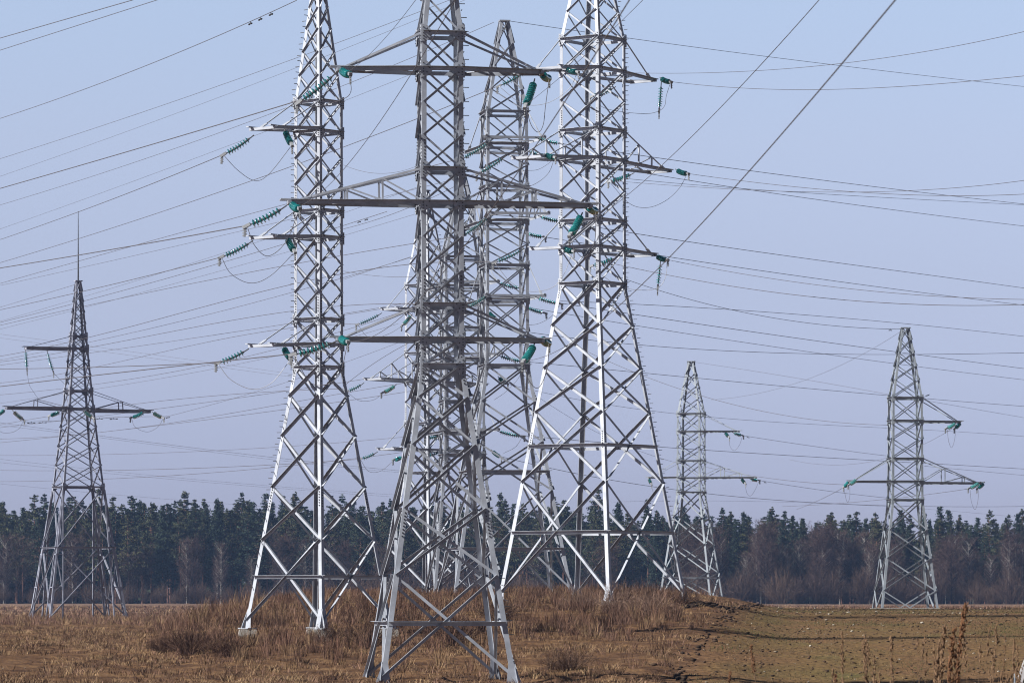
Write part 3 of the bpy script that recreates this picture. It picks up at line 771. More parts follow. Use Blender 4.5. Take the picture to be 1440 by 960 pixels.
J = [
 ([(421,145),(445,150),(490,135),(492,106)],127.5,'slack loop at the top left arm of '+GREY,None),
 ([(348,320),(358,345),(377,360),(402,340),(421,294)],127.5,'slack loop at the middle left arm of '+GREY,None),
 ([(413,500),(440,540),(475,530),(489,482)],127.5,'slack loop at the lower left arm of '+GREY,None),
 ([(772,112),(767,150),(764,175),(757,186),(747,176),(739,150)],128,'slack loop at the top right arm of '+GREY,None),
 ([(838,298),(836,340),(822,362),(808,350),(802,332)],128,'slack loop at the middle right arm of '+GREY,None),
 ([(772,483),(769,520),(757,545),(744,535),(736,509)],128,'slack loop at the lower right arm of '+GREY,None),
 ([(315,219),(335,240),(358,254),(378,245),(410,205)],155,'slack loop at the top arm of '+WH,None),
 ([(312,363),(325,385),(352,398),(380,388),(414,355)],155,'slack loop at the middle arm of '+WH,None),
 ([(307,512),(325,534),(355,547),(382,538),(409,505)],155,'slack loop at the lower arm of '+WH,WN),
 ([(943,116),(937,135),(935,148),(927,156),(910,160),(880,158),(850,152),(832,138)],195,'slack loop under the top right arm of '+BR,None),
 ([(966,245),(955,265),(935,283),(910,292),(885,286),(858,257)],196,'slack loop under the middle right arm of '+BR,None),
 ([(938,366),(937,385),(932,398),(924,405),(905,408),(870,402),(832,376)],195,'slack loop under the lower right arm of '+BR,WN),
 ([(702,122),(735,146),(770,145),(800,125),(812,102)],189,'slack loop under the top left arm of '+BR,WN),
 ([(673,246),(710,266),(745,262),(770,245),(780,222)],188,'slack loop under the middle left arm of '+BR,None),
 ([(696,370),(720,398),(750,410),(785,398),(806,354)],189,'slack loop under the lower left arm of '+BR,WN),
 ([(788,203),(780,222),(758,238),(735,240)],226,'slack loop at the top right side of '+EN,None),
 ([(788,428),(775,445),(757,455),(740,457)],226,'slack loop at the lower right side of '+EN,None),
 ([(736,509),(730,530),(712,550),(695,562)],237,'slack loop at the middle right side of '+HI,None),
 ([(735,613),(725,628),(708,637)],237,'slack loop at the lower right side of '+HI,None),
 ([(503,457),(520,475),(545,470),(566,458)],243,'slack loop at the top arm of '+TH,None),
 ([(488,551),(505,563),(525,562),(538,553)],243,'slack loop at the middle arm of '+TH,None),
 ([(507,646),(518,662),(535,662),(554,647)],243,'slack loop at the lower arm of '+TH,None),
 ([(38,520),(41,540),(48,552),(55,562)],286,'loose cable falling from the upper arm of '+FL,None),
 ([(75,524),(84,533),(93,542)],286,'short cable slanting from the upper arm into '+FL,None),
 ([(33,591),(27,602),(15,608),(0,606),(-6,588)],285,'slack loop under the left arm tip of '+FL,None),
 ([(185,588),(190,600),(207,607),(222,600),(229,589)],285,'slack loop under the right arm tip of '+FL,None),
 ([(1332,603),(1334,620),(1338,629),(1342,620),(1344,604)],285,'narrow loop under the upper arm of '+FR,None),
 ([(1187,686),(1189,698),(1192,706),(1195,698),(1195,683)],285,'narrow loop under the left arm of '+FR,None),
 ([(1364,687),(1366,705),(1371,716),(1375,705),(1376,688)],285,'narrow loop under the lower right arm of '+FR,None),
 ([(1025,615),(1027,628),(1033,633),(1040,625),(1044,613)],342,'narrow loop under the upper arm of '+LO,None),
 ([(1048,680),(1050,692),(1055,697),(1061,690),(1067,677)],342,'narrow loop under the lower right arm of '+LO,None),
 ([(916,681),(918,690),(922,697)],343,'short loop under the left arm of '+LO,None),
]
for pts, Y, lab, mt in J: jumper(pts, Y, 'thin ' + lab, mt)

# ------------------------------------------------------------------ bird
bd = MB(); c = at(1304, 556, 640)
rt = empty('bird', c); tag(rt, 'small dark bird gliding beside the peak of the far right pylon', 'bird')
bd.tube([(-.22, 0, -.06), (-.1, 0, -.02), (.05, 0, .0), (.16, 0, .0), (.24, 0, .01)], .02, 8)
bdy = MB(); bdy.lathe((-.26, 0, -.02), (1, 0, .12), [(0, .01), (.08, .06), (.2, .085), (.34, .07), (.44, .045), (.5, .05), (.56, .03), (.62, .0)], 8)
for s_ in (-1, 1):                                     # wings raised in a glide
    k = (.42*s_, .24*s_)
    bdy.add([(-.10, 0, .02), (.12, 0, .03), (k[0]*.6 + .12, .02, k[1]*.6 + .05), (k[0] + .02, .04, k[1] + .03), (k[0] - .02, 0, k[1] - .02), (k[0]*.55 - .12, -.01, k[1]*.55 - .02)],
            [(0, 1, 2, 5), (5, 2, 3, 4)])
    bdy.add([(-.10, 0, .05), (.12, 0, .06), (k[0]*.6 + .12, .02, k[1]*.6 + .075), (k[0] + .02, .04, k[1] + .04), (k[0] - .02, 0, k[1] - .01), (k[0]*.55 - .12, -.01, k[1]*.55 + .0)],
            [(0, 5, 2, 1), (5, 4, 3, 2)])
bdy.add([(-.26, -.03, -.03), (-.26, .03, -.03), (-.42, .07, -.05), (-.42, -.07, -.05)], [(0, 1, 2, 3)])
bdy.build('body', plain('black_feathers', (0.012, 0.012, 0.014), 0.6), rt)

# ------------------------------------------------------------------ forest
M['needles'] = foliage('pine_needles', (0.020, 0.034, 0.024), (0.064, 0.066, 0.030))
M['spruce'] = foliage('spruce_needles', (0.016, 0.029, 0.022), (0.034, 0.046, 0.028))
M['twigs'] = foliage('bare_twigs', (0.052, 0.032, 0.031), (0.087, 0.056, 0.046))
M['twigs_brown'] = foliage('bare_brown_shrub', (0.056, 0.035, 0.029), (0.091, 0.059, 0.042))
M['bark'] = plain('pine_bark', (0.168, 0.080, 0.055), 0.9, 0, .4, 2)
M['birch_bark'] = plain('birch_bark', (0.350, 0.329, 0.308), 0.8, 0, .4, 2.5)

def leaf_cloud(C, ext, n, size, r, tone=(.6, 1.35)):
    """n small quads round every centre in C"""
    k = len(C); P = np.repeat(C[:, :3], n, 0) + r.normal(size=(k*n, 3)) * ext * (np.repeat(C[:, 3:4], n, 0) if C.shape[1] > 3 else 1)
    N = k*n
    a = r.normal(size=(N, 3)); a /= np.linalg.norm(a, axis=1)[:, None]
    b_ = np.cross(a, r.normal(size=(N, 3))); b_ /= np.linalg.norm(b_, axis=1)[:, None]
    s1 = size*(0.5 + r.random(N))[:, None]; s2 = s1*(0.35 + 0.4*r.random(N))[:, None]
    V = np.stack([P - a*s1, P + b_*s2, P + a*s1, P - b_*s2], 1).reshape(-1, 3)
    Fq = np.arange(N*4).reshape(-1, 4)
    T = np.repeat(np.repeat(tone[0] + (tone[1]-tone[0])*r.random(k), n) * (0.85 + .3*r.random(N)), 4)
    return V, Fq, T

def trunk_mesh(name, h, r0, lean, r):
    mb = MB(); pts = [Vector((lean[0]*(i/6)**2 + .04*r.normal(), lean[1]*(i/6)**2, h*i/6 - (.6 if i == 0 else 0))) for i in range(7)]
    mb.tube(pts, r0, 6, r0*.22); return mb

def make_pine(seed, h, base=0.45, w=2.1):
    r = np.random.default_rng(seed); C = []
    t = trunk_mesh('t', h*.97, .17, (r.normal()*.3, 0), r)
    z = h*base
    while z < h*.985:
        f = (z/h - base)/(1 - base)
        R = w*((f/.16)**.6*.6 + .4 if f < .16 else (1-((f-.16)/.84)**1.3) + .03)*(0.6 + .7*r.random())
        for k in range(r.integers(4, 7) if f < .8 else 3):
            if r.random() < .16: continue
            a = r.random()*6.283; L = R*(.55 + .6*r.random())
            tip = Vector((math.cos(a)*L, math.sin(a)*L, z + .25*L*(.3 + f)))
            t.tube([(0, 0, z), (tip.x*.6, tip.y*.6, (z + tip.z)/2 - .05), tip], .04, 3, .012)
            for q in (.42, .62, .82, 1.0):
                C.append((tip.x*q + r.normal()*.10, tip.y*q + r.normal()*.10, z + (tip.z-z)*q + .06, min(1, max(.25, L/w*1.25))))
        z += .27 + .30*r.random()
    C += [(0, 0, h*.985, .35)]
    V, Q, T = leaf_cloud(np.array(C), np.array([.33, .33, .20]), 13, .15, r, (.45, 1.6))
    # dead stubs low on the trunk
    for k in range(9):
        a = r.random()*6.283; zz = h*(.2 + .25*r.random()); t.tube([(0, 0, zz), (math.cos(a)*.8, math.sin(a)*.8, zz-.1)], .025, 3, .01)
    return t.mesh('trunk'), np_mesh('crown', V, Q, 4, np.stack([T]*3, 1))
def make_spruce(seed, h, w=2.3, low=.10):
    r = np.random.default_rng(seed); C = []
    t = trunk_mesh('t', h*.99, .16, (0, 0), r)
    z = h*low
    while z < h*.99:
        f = (z/h - low)/(1-low); R = w*(1-f)**.85*(.8 + .4*r.random()) + .08
        nb = 6 if R > .6 else 3
        for k in range(nb):
            if r.random() < .08: continue
            a = r.random()*6.283; L = R*(.75 + .4*r.random())
            for q in np.arange(.3, 1.01, .23 if R > 1 else .35):
                C.append((math.cos(a)*L*q, math.sin(a)*L*q, z - .22*L*q + .05*r.normal()))
        z += .34 + .22*r.random()
    V, Q, T = leaf_cloud(np.array(C), np.array([.22, .22, .15]), 13, .155, r, (.5, 1.5))
    return t.mesh('trunk'), np_mesh('crown', V, Q, 4, np.stack([T]*3, 1))
def make_bare(seed, h, w=2.2, r0=.12, dens=1.0, low=.25):
    r = np.random.default_rng(seed)
    t = trunk_mesh('t', h*.95, r0, (r.normal()*.5, 0), r)
    Vs = []
    def seg(p, q, a, b_):
        d = q - p; n = np.linalg.norm(d)
        s = np.cross(d/n, r.normal(size=3)); s /= np.linalg.norm(s) + 1e-9
        Vs.append(np.array([p - s*a, p + s*a, q + s*b_, q - s*b_]))
    for k in range(int(84*dens)):
        z = h*(low + (.93-low)*r.random()); f = z/h
        a = r.random()*6.283; L = w*(.5 + .6*r.random())*(1.1 - .75*abs(f-.5))
        d = np.array([math.cos(a), math.sin(a), .9 + .5*r.random()]); d /= np.linalg.norm(d)
        p = np.array([0, 0, z]); e = p + d*L
        t.tube([tuple(p), tuple((p+e)/2 + r.normal(size=3)*.08), tuple(e)], .035, 3, .012)
        for j in range(9):
            q = p + (e-p)*(.25 + .75*r.random()); dd = d*.6 + r.normal(size=3)*.55; dd[2] += .25; dd /= np.linalg.norm(dd)
            l2 = L*(.3 + .3*r.random()); e2 = q + dd*l2; seg(q, e2, .022, .010)
            for i in range(5):
                q2 = q + (e2-q)*(.3 + .7*r.random()); d3 = dd*.6 + r.normal(size=3)*.6; d3 /= np.linalg.norm(d3)
                seg(q2, q2 + d3*(.25 + .45*r.random()), .018, .008)
    V = np.concatenate(Vs); Q = np.arange(len(V)).reshape(-1, 4)
    T = np.repeat(.75 + .5*r.random(len(Q)), 4)
    return t.mesh('trunk'), np_mesh('crown', V, Q, 4, np.stack([T]*3, 1))
def make_bush(seed, h, w, n=90, thick=.012):
    r = np.random.default_rng(seed); Vs = []; 
    for k in range(n):
        a = r.random()*6.283; sp = r.random()**.7
        p = np.array([math.cos(a)*w*.25*r.random(), math.sin(a)*w*.25*r.random(), -.1])
        e = np.array([math.cos(a)*w*sp, math.sin(a)*w*sp, h*(1.05 - .55*sp**2)*(.55 + .5*r.random())])
        mid = (p+e)/2 + np.array([math.cos(a), math.sin(a), 0])*w*.1*r.normal() + np.array([0, 0, h*.06])
        chain = [p, mid, e]
        for i in range(2):
            d = chain[i+1]-chain[i]; s = np.cross(d, r.normal(size=3)); s /= np.linalg.norm(s) + 1e-9
            Vs.append(np.array([chain[i]-s*thick, chain[i]+s*thick, chain[i+1]+s*thick*.6, chain[i+1]-s*thick*.6]))
        for j in range(8):
            q = p + (e-p)*(.3 + .7*r.random()); d = (e-p)/np.linalg.norm(e-p)*.7 + r.normal(size=3)*.5
            q2 = q + d*h*(.12 + .16*r.random()); s = np.cross(d, r.normal(size=3)); s /= np.linalg.norm(s) + 1e-9
            Vs.append(np.array([q-s*thick*.6, q+s*thick*.6, q2+s*thick*.3, q2-s*thick*.3]))
    V = np.concatenate(Vs); V[:, 2] = np.maximum(V[:, 2], -.15); Q = np.arange(len(V)).reshape(-1, 4)
    T = np.repeat(.6 + .8*r.random(len(Q)), 4)
    return np_mesh('dry_bush', V, Q, 4, np.stack([T]*3, 1))

HT = 20.0
def finish(me, mat): me.materials.append(mat); return me
pines = [make_pine(10+i, HT, b_, w_) for i, (b_, w_) in enumerate([(.32, 3.1), (.42, 2.8), (.24, 3.3), (.46, 2.6), (.20, 3.0), (.36, 3.5)])]
spruces = [make_spruce(30+i, HT, w_, l_) for i, (w_, l_) in enumerate([(2.7, .12), (2.4, .2), (3.1, .08), (2.1, .15)])]
bares = [make_bare(50+i, 15.0, w_, .11, 1.0, .2) for i, w_ in enumerate([3.4, 2.8, 4.2, 3.8])]
for t_, c_ in pines: finish(t_, M['bark']); finish(c_, M['needles'])
for t_, c_ in spruces: finish(t_, M['bark']); finish(c_, M['spruce'])
for i, (t_, c_) in enumerate(bares): finish(t_, M['birch_bark'] if i < 2 else M['twigs']); finish(c_, M['twigs'])
shr = [finish(make_bush(70+i, 5.0, w_, 130, .02), M['twigs_brown']) for i, w_ in enumerate([2.6, 3.2, 2.2])]

def tree_h(px):            # tree top height along the picture
    return float(np.interp(px, [-200, 60, 200, 320, 480, 600, 800, 930, 1010, 1100, 1250, 1440, 1640], [20.2, 20.0, 21.0, 20.6, 20.0, 20.0, 19.4, 18.4, 18.0, 17.6, 17.6, 17.2, 17.2]))
def where(px):
    if px < 60: return 'left of the far left pylon'
    if px < 340: return 'between the two leftmost pylons'
    if px < 620: return 'behind the white left-armed pylon'
    if px < 950: return 'behind the broad white pylon'
    if px < 1230: return 'left of the far right pylon'
    return 'right of the far right pylon'
rr = np.random.default_rng(3)
def plant(name, var, px, Y, h, href, label, cat, group):
    X = (px-720)*Y/F; z = gz1(X, Y)
    rt = empty(name, (X, Y, z), rr.random()*6.283); tag(rt, label, cat, group)
    sc = h/href; wv = sc*(.85 + .35*rr.random())
    rt.scale = (wv, wv, sc)
    for nm, me in zip(('trunk', 'crown'), var): link(nm, me, None, rt)
cnt = 0
for row, (Y, step) in enumerate(((852, 20), (862, 19), (872, 18.5), (884, 18))):
    px = -120 + row*7
    while px < 1560:
        x = px + rr.normal()*4
        h = tree_h(x)*(1 + .075*rr.normal()) * (.985 if row else .9)
        sp = rr.random(); right = x > 960
        if (sp < (.24 if not right else .32)):
            plant('spruce_tree', spruces[rr.integers(4)], x, Y + rr.normal()*3, h*.99, HT, 'dark pointed spruce in the wood '+where(x), 'tree', 'spruces '+where(x))
        elif not (right and row == 0 and rr.random() < .45):
            plant('pine_tree', pines[rr.integers(6)], x, Y + rr.normal()*3, h, HT, 'tall reddish-trunked pine in the wood '+where(x), 'tree', 'pines '+where(x))
        px += step*(.75 + .5*rr.random())
for px in list(rr.uniform(-80, 1520, 40)) + list(rr.uniform(960, 1520, 62)):
    k = rr.integers(4)
    h = (9.0 + 6.0*rr.random()) * (1 if px > 900 else .92)
    nm = 'birch_tree' if k < 2 else 'bare_tree'
    plant(nm, bares[k], px, 842 + rr.normal()*3, h, 15.0, ('leafless white-trunked birch' if k < 2 else 'leafless purplish-brown tree')+' before the wood '+where(px), 'tree',
          ('birches ' if k < 2 else 'leafless trees ')+where(px))
for px in np.arange(-120, 1560, 12.5):
    px = px + rr.normal()*5; Y = 834 + rr.normal()*3; X = (px-720)*Y/F
    o = link('bare_shrub', shr[rr.integers(3)]); o.location = (X, Y, gz1(X, Y)); o.rotation_euler = (0, 0, rr.random()*6.28)
    s_ = (.55 + .6*rr.random())*(1.25 if px > 960 or 480 < px < 760 else .8); o.scale = (s_, s_, s_)
    tag(o, 'brown leafless shrub before the wood '+where(px), 'shrub', 'leafless shrubs '+where(px))
# the depth of the wood behind the front rows, one mass
Vs, Qs, Ts, b0 = [], [], [], 0
for k in range(230):
    t_, c_ = (pines*2 + spruces)[rr.integers(16)]
    n = len(c_.vertices); co = np.empty(n*3, np.float32); c_.vertices.foreach_get('co', co); co = co.reshape(-1, 3)
    co = co.reshape(-1, 4, 3)[rr.random(n//4) < .6].reshape(-1, 3)
    px = -140 + 1720*k/230 + rr.normal()*5; Y = 905 + 45*rr.random(); h = tree_h(px)*(.95 + .07*rr.normal()); sc = h/HT
    X = (px-720)*Y/F
    P = co*np.array([sc*1.25, sc*1.25, sc], np.float32) + np.array([X, Y, .6], np.float32)
    Vs.append(P); Qs.append(np.arange(len(P)).reshape(-1, 4) + b0); Ts.append(np.full(len(P), .8 + .4*rr.random())); b0 += len(P)
# dense understorey that closes the view between the trunks
C = np.stack([rr.uniform(-125, 125, 5200), rr.uniform(880, 950, 5200), 0.8 + 9.5*rr.random(5200)**1.25], 1)
V, Q, T = leaf_cloud(C.astype(np.float32), np.array([.8, .8, .8]), 12, .62, rr, (.55, 1.1))
Vs.append(V); Qs.append(Q + b0); Ts.append(T)
fw = np_mesh('distant_wood', np.concatenate(Vs), np.concatenate(Qs), 4, np.stack([np.concatenate(Ts)]*3, 1))
tag(link('distant_wood', fw, M['spruce']), 'dense dark mass of conifers deep inside the far wood', 'wood', None, 'stuff')

# ------------------------------------------------------------------ haze
hz = MB(); hz.add([(x, y, z) for z in (-2.2, 70) for x, y in ((-1000, -200), (1000, -200), (1000, 1760), (-1000, 1760))],
                  [(3, 2, 1, 0), (4, 5, 6, 7), (0, 1, 5, 4), (1, 2, 6, 5), (2, 3, 7, 6), (3, 0, 4, 7)])
m = bpy.data.materials.new('thin_spring_haze'); m.use_nodes = True; nt = m.node_tree; nt.nodes.clear()
ho = nt.nodes.new('ShaderNodeOutputMaterial'); hv = nt.nodes.new('ShaderNodeVolumePrincipled')
hv.inputs['Color'].default_value = (0.36, 0.56, 1.0, 1); hv.inputs['Density'].default_value = 0.00011; hv.inputs['Anisotropy'].default_value = 0.2
nt.links.new(hv.outputs[0], ho.inputs['Volume'])
tag(hz.build('haze', m), 'thin bluish haze in front of the far wood', 'haze', None, 'stuff')

# ------------------------------------------------------------------ grass, weeds, stones
M['dry'] = tone_mat('dry_plants')
def blades(name, X, Y, h, w, col, lean=.35, z0=None, r=rng, mid=True):
    n = len(X); z = gz(X, Y) if z0 is None else z0
    a = r.random(n)*6.283; bx, by = np.cos(a)*w, np.sin(a)*w
    la = r.random(n)*6.283; lm = lean*h*r.random(n)
    tx, ty = np.cos(la)*lm, np.sin(la)*lm
    B0 = np.stack([X-bx, Y-by, z-.03], 1); B1 = np.stack([X+bx, Y+by, z-.03], 1)
    M0 = np.stack([X-bx*.8+tx*.35, Y-by*.8+ty*.35, z+h*.55], 1); M1 = np.stack([X+bx*.8+tx*.35, Y+by*.8+ty*.35, z+h*.55], 1)
    TP = np.stack([X+tx, Y+ty, z+h*(.95)], 1)
    V = np.stack([B0, B1, M1, M0, TP], 1).reshape(-1, 3); i = np.arange(n)*5
    T3 = np.concatenate([np.stack([i, i+1, i+2], 1), np.stack([i, i+2, i+3], 1), np.stack([i+3, i+2, i+4], 1)])
    return np_mesh(name, V, T3, 3, np.repeat(col, 5, 0))
def vnoise(X, Y, s, seed):
    return np.array([noise.noise((x*s + seed, y*s - seed, seed*.37)) for x, y in zip(X, Y)])
def sample(n, Ymin, Ymax, pw=1.0):
    Y = (Ymin**pw + (Ymax**pw - Ymin**pw)*rng.random(n))**(1/pw)
    X = (rng.random(n)-.5)*(.24*Y + 14); return X, Y
STRAW = np.array([0.234, 0.158, 0.088]); RUST = np.array([0.102, 0.056, 0.039]); BROWN = np.array([0.058, 0.035, 0.026]); PINK = np.array([0.179, 0.108, 0.080]); GREEN = np.array([0.044, 0.056, 0.021])
def cols(n, *pairs):
    """weighted choice of base colours with a natural spread"""
    cs = np.array([c for c, w in pairs]); ws = np.array([w for c, w in pairs], float); ws /= ws.sum()
    k = rng.choice(len(cs), n, p=ws); return np.clip(cs[k]*(.65 + .7*rng.random(n))[:, None], 0, 1)
def tufts(n, per, Ymin, Ymax, pw, spread):
    """clump centres, then blades fanning out of each clump"""
    X, Y = sample(n, Ymin, Ymax, pw)
    k = rng.integers(per//2, per*3//2, n)
    return X, Y, k
def tuft_blades(name, X, Y, k, h, w, col, fan=.55, spread=.10, z0=None):
    i = np.repeat(np.arange(len(X)), k); n = len(i)
    a = rng.random(n)*6.283; q = np.sqrt(rng.random(n))
    sp = (spread if np.isscalar(spread) else spread[i])
    bx = X[i] + np.cos(a)*q*sp; by = Y[i] + np.sin(a)*q*sp
    hh = h[i]*(.45 + .75*rng.random(n)); c = np.clip(col[i]*(.6 + .8*rng.random(n))[:, None], 0, 1)
    z = gz(bx, by); yaw = rng.random(n)*6.283
    wx, wy = np.cos(yaw)*w[i], np.sin(yaw)*w[i]
    la = a + .5*rng.normal(size=n); lm = fan*hh*(.25 + .9*q)*(.4 + .8*rng.random(n)); tx, ty = np.cos(la)*lm, np.sin(la)*lm
    B0 = np.stack([bx-wx, by-wy, z-.03], 1); B1 = np.stack([bx+wx, by+wy, z-.03], 1)
    M0 = np.stack([bx-wx*.8+tx*.4, by-wy*.8+ty*.4, z+hh*.6], 1); M1 = np.stack([bx+wx*.8+tx*.4, by+wy*.8+ty*.4, z+hh*.6], 1)
    TP = np.stack([bx+tx, by+ty, z+hh*(1-.25*fan*rng.random(n))], 1)
    V = np.stack([B0, B1, M1, M0, TP], 1).reshape(-1, 3); j = np.arange(n)*5
    T3 = np.concatenate([np.stack([j, j+1, j+2], 1), np.stack([j, j+2, j+3], 1), np.stack([j+3, j+2, j+4], 1)])
    return np_mesh(name, V, T3, 3, np.repeat(c, 5, 0))
FEET = [(340, 889, 157), (453, 889, 156), (552, 889, 157), (847, 846, 189), (700, 840, 190), (968, 843, 192)]
def clear_feet(X, Y):
    k = np.ones(len(X), bool)
    for px, py, y0 in FEET:
        p = at(px, py, y0); k &= ((X-p.x)/.55)**2 + ((Y-y0+1.6)/2.0)**2 > 1
    return k
# short dead grass, flattened patches between small tufts
X, Y, k = tufts(21000, 14, 94, 215, 1.4, .1); keep = (X < field_edge(Y) - .3) ; X, Y, k = X[keep], Y[keep], k[keep]
nz = vnoise(X, Y, .21, 3.1); n2 = vnoise(X, Y, .7, 9.4)
keep = nz + .4*n2 > -.30 + .3*rng.random(len(X)); X, Y, k, nz, n2 = X[keep], Y[keep], k[keep], nz[keep], n2[keep]
pale_ = np.clip(.45 + 1.1*n2 + .5*nz, 0, 1)[:, None]
col = cols(len(X), (STRAW, 3), (PINK, 1))*pale_ + cols(len(X), (RUST, 3), (BROWN, 2))*(1-pale_)
tag(link('short_dead_grass', tuft_blades('short_dead_grass', X, Y, k, .06 + .22*rng.random(len(X))**1.6, .006 + .004*rng.random(len(X)), col, 1.3, .10 + .22*rng.random(len(X))), M['dry']), 'short straw-coloured dead grass over the rough ground', 'grass', None, 'stuff')
# tall russet weeds on the mound
X, Y, k = tufts(34000, 24, 126, 290, 1.15, .1); u = 720 + F*X/Y
nz = vnoise(X, Y, .13, 8.2); n2 = vnoise(X, Y, .5, 1.7)
mask = sst(185, 330, u)*(1 - sst(880, 1010, u))*sst(128, 160, Y)
mask = np.maximum(mask, sst(225, 262, Y)*(1 - sst(300, 380, u)))
bare = np.exp(-((u-790)/120)**2 - ((Y-150)/14)**2)
f_ = nz + .55*n2
keep = (rng.random(len(X)) < mask*(1 - .85*bare)) & (f_ > -.22 + .35*rng.random(len(X)) - .2*(Y > 200)) & clear_feet(X, Y) & (X < field_edge(Y) - .5)
X, Y, k, nz, n2, u, f_ = X[keep], Y[keep], k[keep], nz[keep], n2[keep], u[keep], f_[keep]
hh = (.26 + .68*rng.random(len(X))**2.0)*(.52 + 1.0*np.clip(f_ + .25, 0, 1))*(1.0 - .30*sst(165, 230, Y))
pinkish = (Y > 225) & (u < 420)
g_ = np.clip(.5 + 1.2*vnoise(X, Y, .33, 4.4), 0, 1)[:, None]
col = np.where(pinkish[:, None], cols(len(X), (PINK, 4), (STRAW, 2), (RUST, 2)), cols(len(X), (RUST, 5), (BROWN, 4))*(1-g_) + cols(len(X), (RUST, 2), (STRAW, 1.4), (PINK, 2))*g_)
tag(link('tall_dead_weeds', tuft_blades('tall_dead_weeds', X, Y, k, hh, .0025 + .0025*rng.random(len(X)) + .000015*Y, col, .6, .10 + .20*rng.random(len(X))), M['dry']), 'tall russet dead weeds covering the mound around the pylon feet', 'weeds', None, 'stuff')
# the far strip of pale dead grass before the wood
n = 26000; Y = 285 + 350*rng.random(n)**1.4; X = (rng.random(n)-.5)*(.25*Y + 20); nz = vnoise(X*.3, Y*.3, .1, 2.2)
keep = nz > -.3 + .3*rng.random(n); X, Y = X[keep], Y[keep]; k = rng.integers(4, 10, len(X))
tag(link('far_dead_grass', tuft_blades('far_dead_grass', X, Y, k, .12 + .28*rng.random(len(X))**2, .010 + .00003*Y, cols(len(X), (PINK, 4), (STRAW, 2), (RUST, 2), (BROWN, 1.5)), .6, .5 + .4*rng.random(len(X))), M['dry']), 'pale pinkish dead grass on the flat in front of the wood', 'grass', None, 'stuff')
# sown field on the right
X, Y = sample(260000, 94, 290, 1.3); keep = X > field_edge(Y) + .3; X, Y = X[keep], Y[keep]
nz = vnoise(X, Y*.6, .2, 5.5); keep = nz + .2 > rng.random(len(X))*.8 - .2; X, Y, nz = X[keep], Y[keep], nz[keep]
g = np.clip(nz*1.6 + .35, 0, 1)[:, None]
col = cols(len(X), (GREEN, 1))*g + cols(len(X), (STRAW, 1.4), (BROWN, 2), (RUST, 1.2))*(1-g)
tag(link('sown_field_stubble', blades('sown_field_stubble', X, Y, .02 + .055*rng.random(len(X)), .006 + .005*rng.random(len(X)), col, 1.2), M['dry']), 'thin green and brown shoots on the sown field', 'field crop', None, 'stuff')
# pale stones
def lumps(name, X, Y, s, col, sink=.3):
    base = np.array([(0, 0, 1), (1, 0, 0), (0, 1, 0), (-1, 0, 0), (0, -1, 0), (.7, .7, .55), (-.7, .7, .6), (-.7, -.7, .5), (.7, -.7, .6), (0, 0, -.6)], float)
    F3 = np.array([(0, 1, 5), (0, 5, 2), (0, 2, 6), (0, 6, 3), (0, 3, 7), (0, 7, 4), (0, 4, 8), (0, 8, 1), (9, 5, 1), (9, 2, 5), (9, 6, 2), (9, 3, 6), (9, 7, 3), (9, 4, 7), (9, 8, 4), (9, 1, 8)])
    n = len(X); z = gz(X, Y); j = base[None]*(.7 + .6*rng.random((n, 10, 1)))*np.stack([s*(.8 + .6*rng.random(n)), s, s*(.5 + .3*rng.random(n))], 1)[:, None, :]
    a = rng.random(n)*6.283; ca, sa = np.cos(a)[:, None], np.sin(a)[:, None]
    V = np.stack([j[:, :, 0]*ca - j[:, :, 1]*sa + X[:, None], j[:, :, 0]*sa + j[:, :, 1]*ca + Y[:, None], j[:, :, 2] + (z + s*.25)[:, None]], 2)
    return np_mesh(name, V.reshape(-1, 3), (F3[None] + (np.arange(n)*10)[:, None, None]).reshape(-1, 3), 3, np.repeat(col, 10, 0))
X, Y = sample(2000, 96, 270, 1.1); k = (X > field_edge(Y) + .2) & (rng.random(len(X)) < .62)
k |= (X < -14) & (Y < 140) & (Y > 100)
X, Y = X[k], Y[k]
tag(link('pale_stones', lumps('pale_stones', X, Y, .02 + .065*rng.random(len(X))**3, cols(len(X), (np.array([0.322, 0.294, 0.252]), 2), (np.array([0.210, 0.175, 0.133]), 2))), M['dry']), 'pale pebbles scattered over the sown field', 'stones', None, 'stuff')
X, Y = sample(15000, 96, 262, 1.3); k = X > field_edge(Y) + .1; X, Y = X[k], Y[k]
tag(link('soil_crumbs', lumps('soil_crumbs', X, Y, .015 + .05*rng.random(len(X))**2.5, cols(len(X), (np.array([0.059, 0.036, 0.024]), 3), (np.array([0.035, 0.023, 0.017]), 2), (np.array([0.105, 0.070, 0.045]), 1.5))), M['dry']), 'brown crumbs of ploughed soil all over the sown field', 'soil', None, 'stuff')
X, Y = [], []
for i in range(520):
    t_ = 112 + 122*rng.random(); X.append(field_edge(t_) + .1*math.sin(t_*.5) + .34*rng.normal() * (.8 + .6*math.sin(t_*.7))); Y.append(t_)
X, Y = np.array(X), np.array(Y)
tag(link('earth_clods', lumps('earth_clods', X, Y, .025 + .085*rng.random(len(X))**3, cols(len(X), (np.array([.05, .032, .022]), 2), (np.array([.026, .018, .013]), 1.5))), M['dry']), 'dark turned clods heaped along the ditch beside the sown field', 'soil', None, 'stuff')
X, Y = 7.9 + .5*rng.normal(size=160), 186 + .8*rng.normal(size=160)
tag(link('earth_heap', lumps('earth_heap', X, Y, .05 + .12*rng.random(160)**2, cols(160, (np.array([0.021, 0.014, 0.010]), 1))), M['dry']), 'small dark heap of earth beyond the shrubs, left of the ditch', 'soil heap', None, 'stuff')

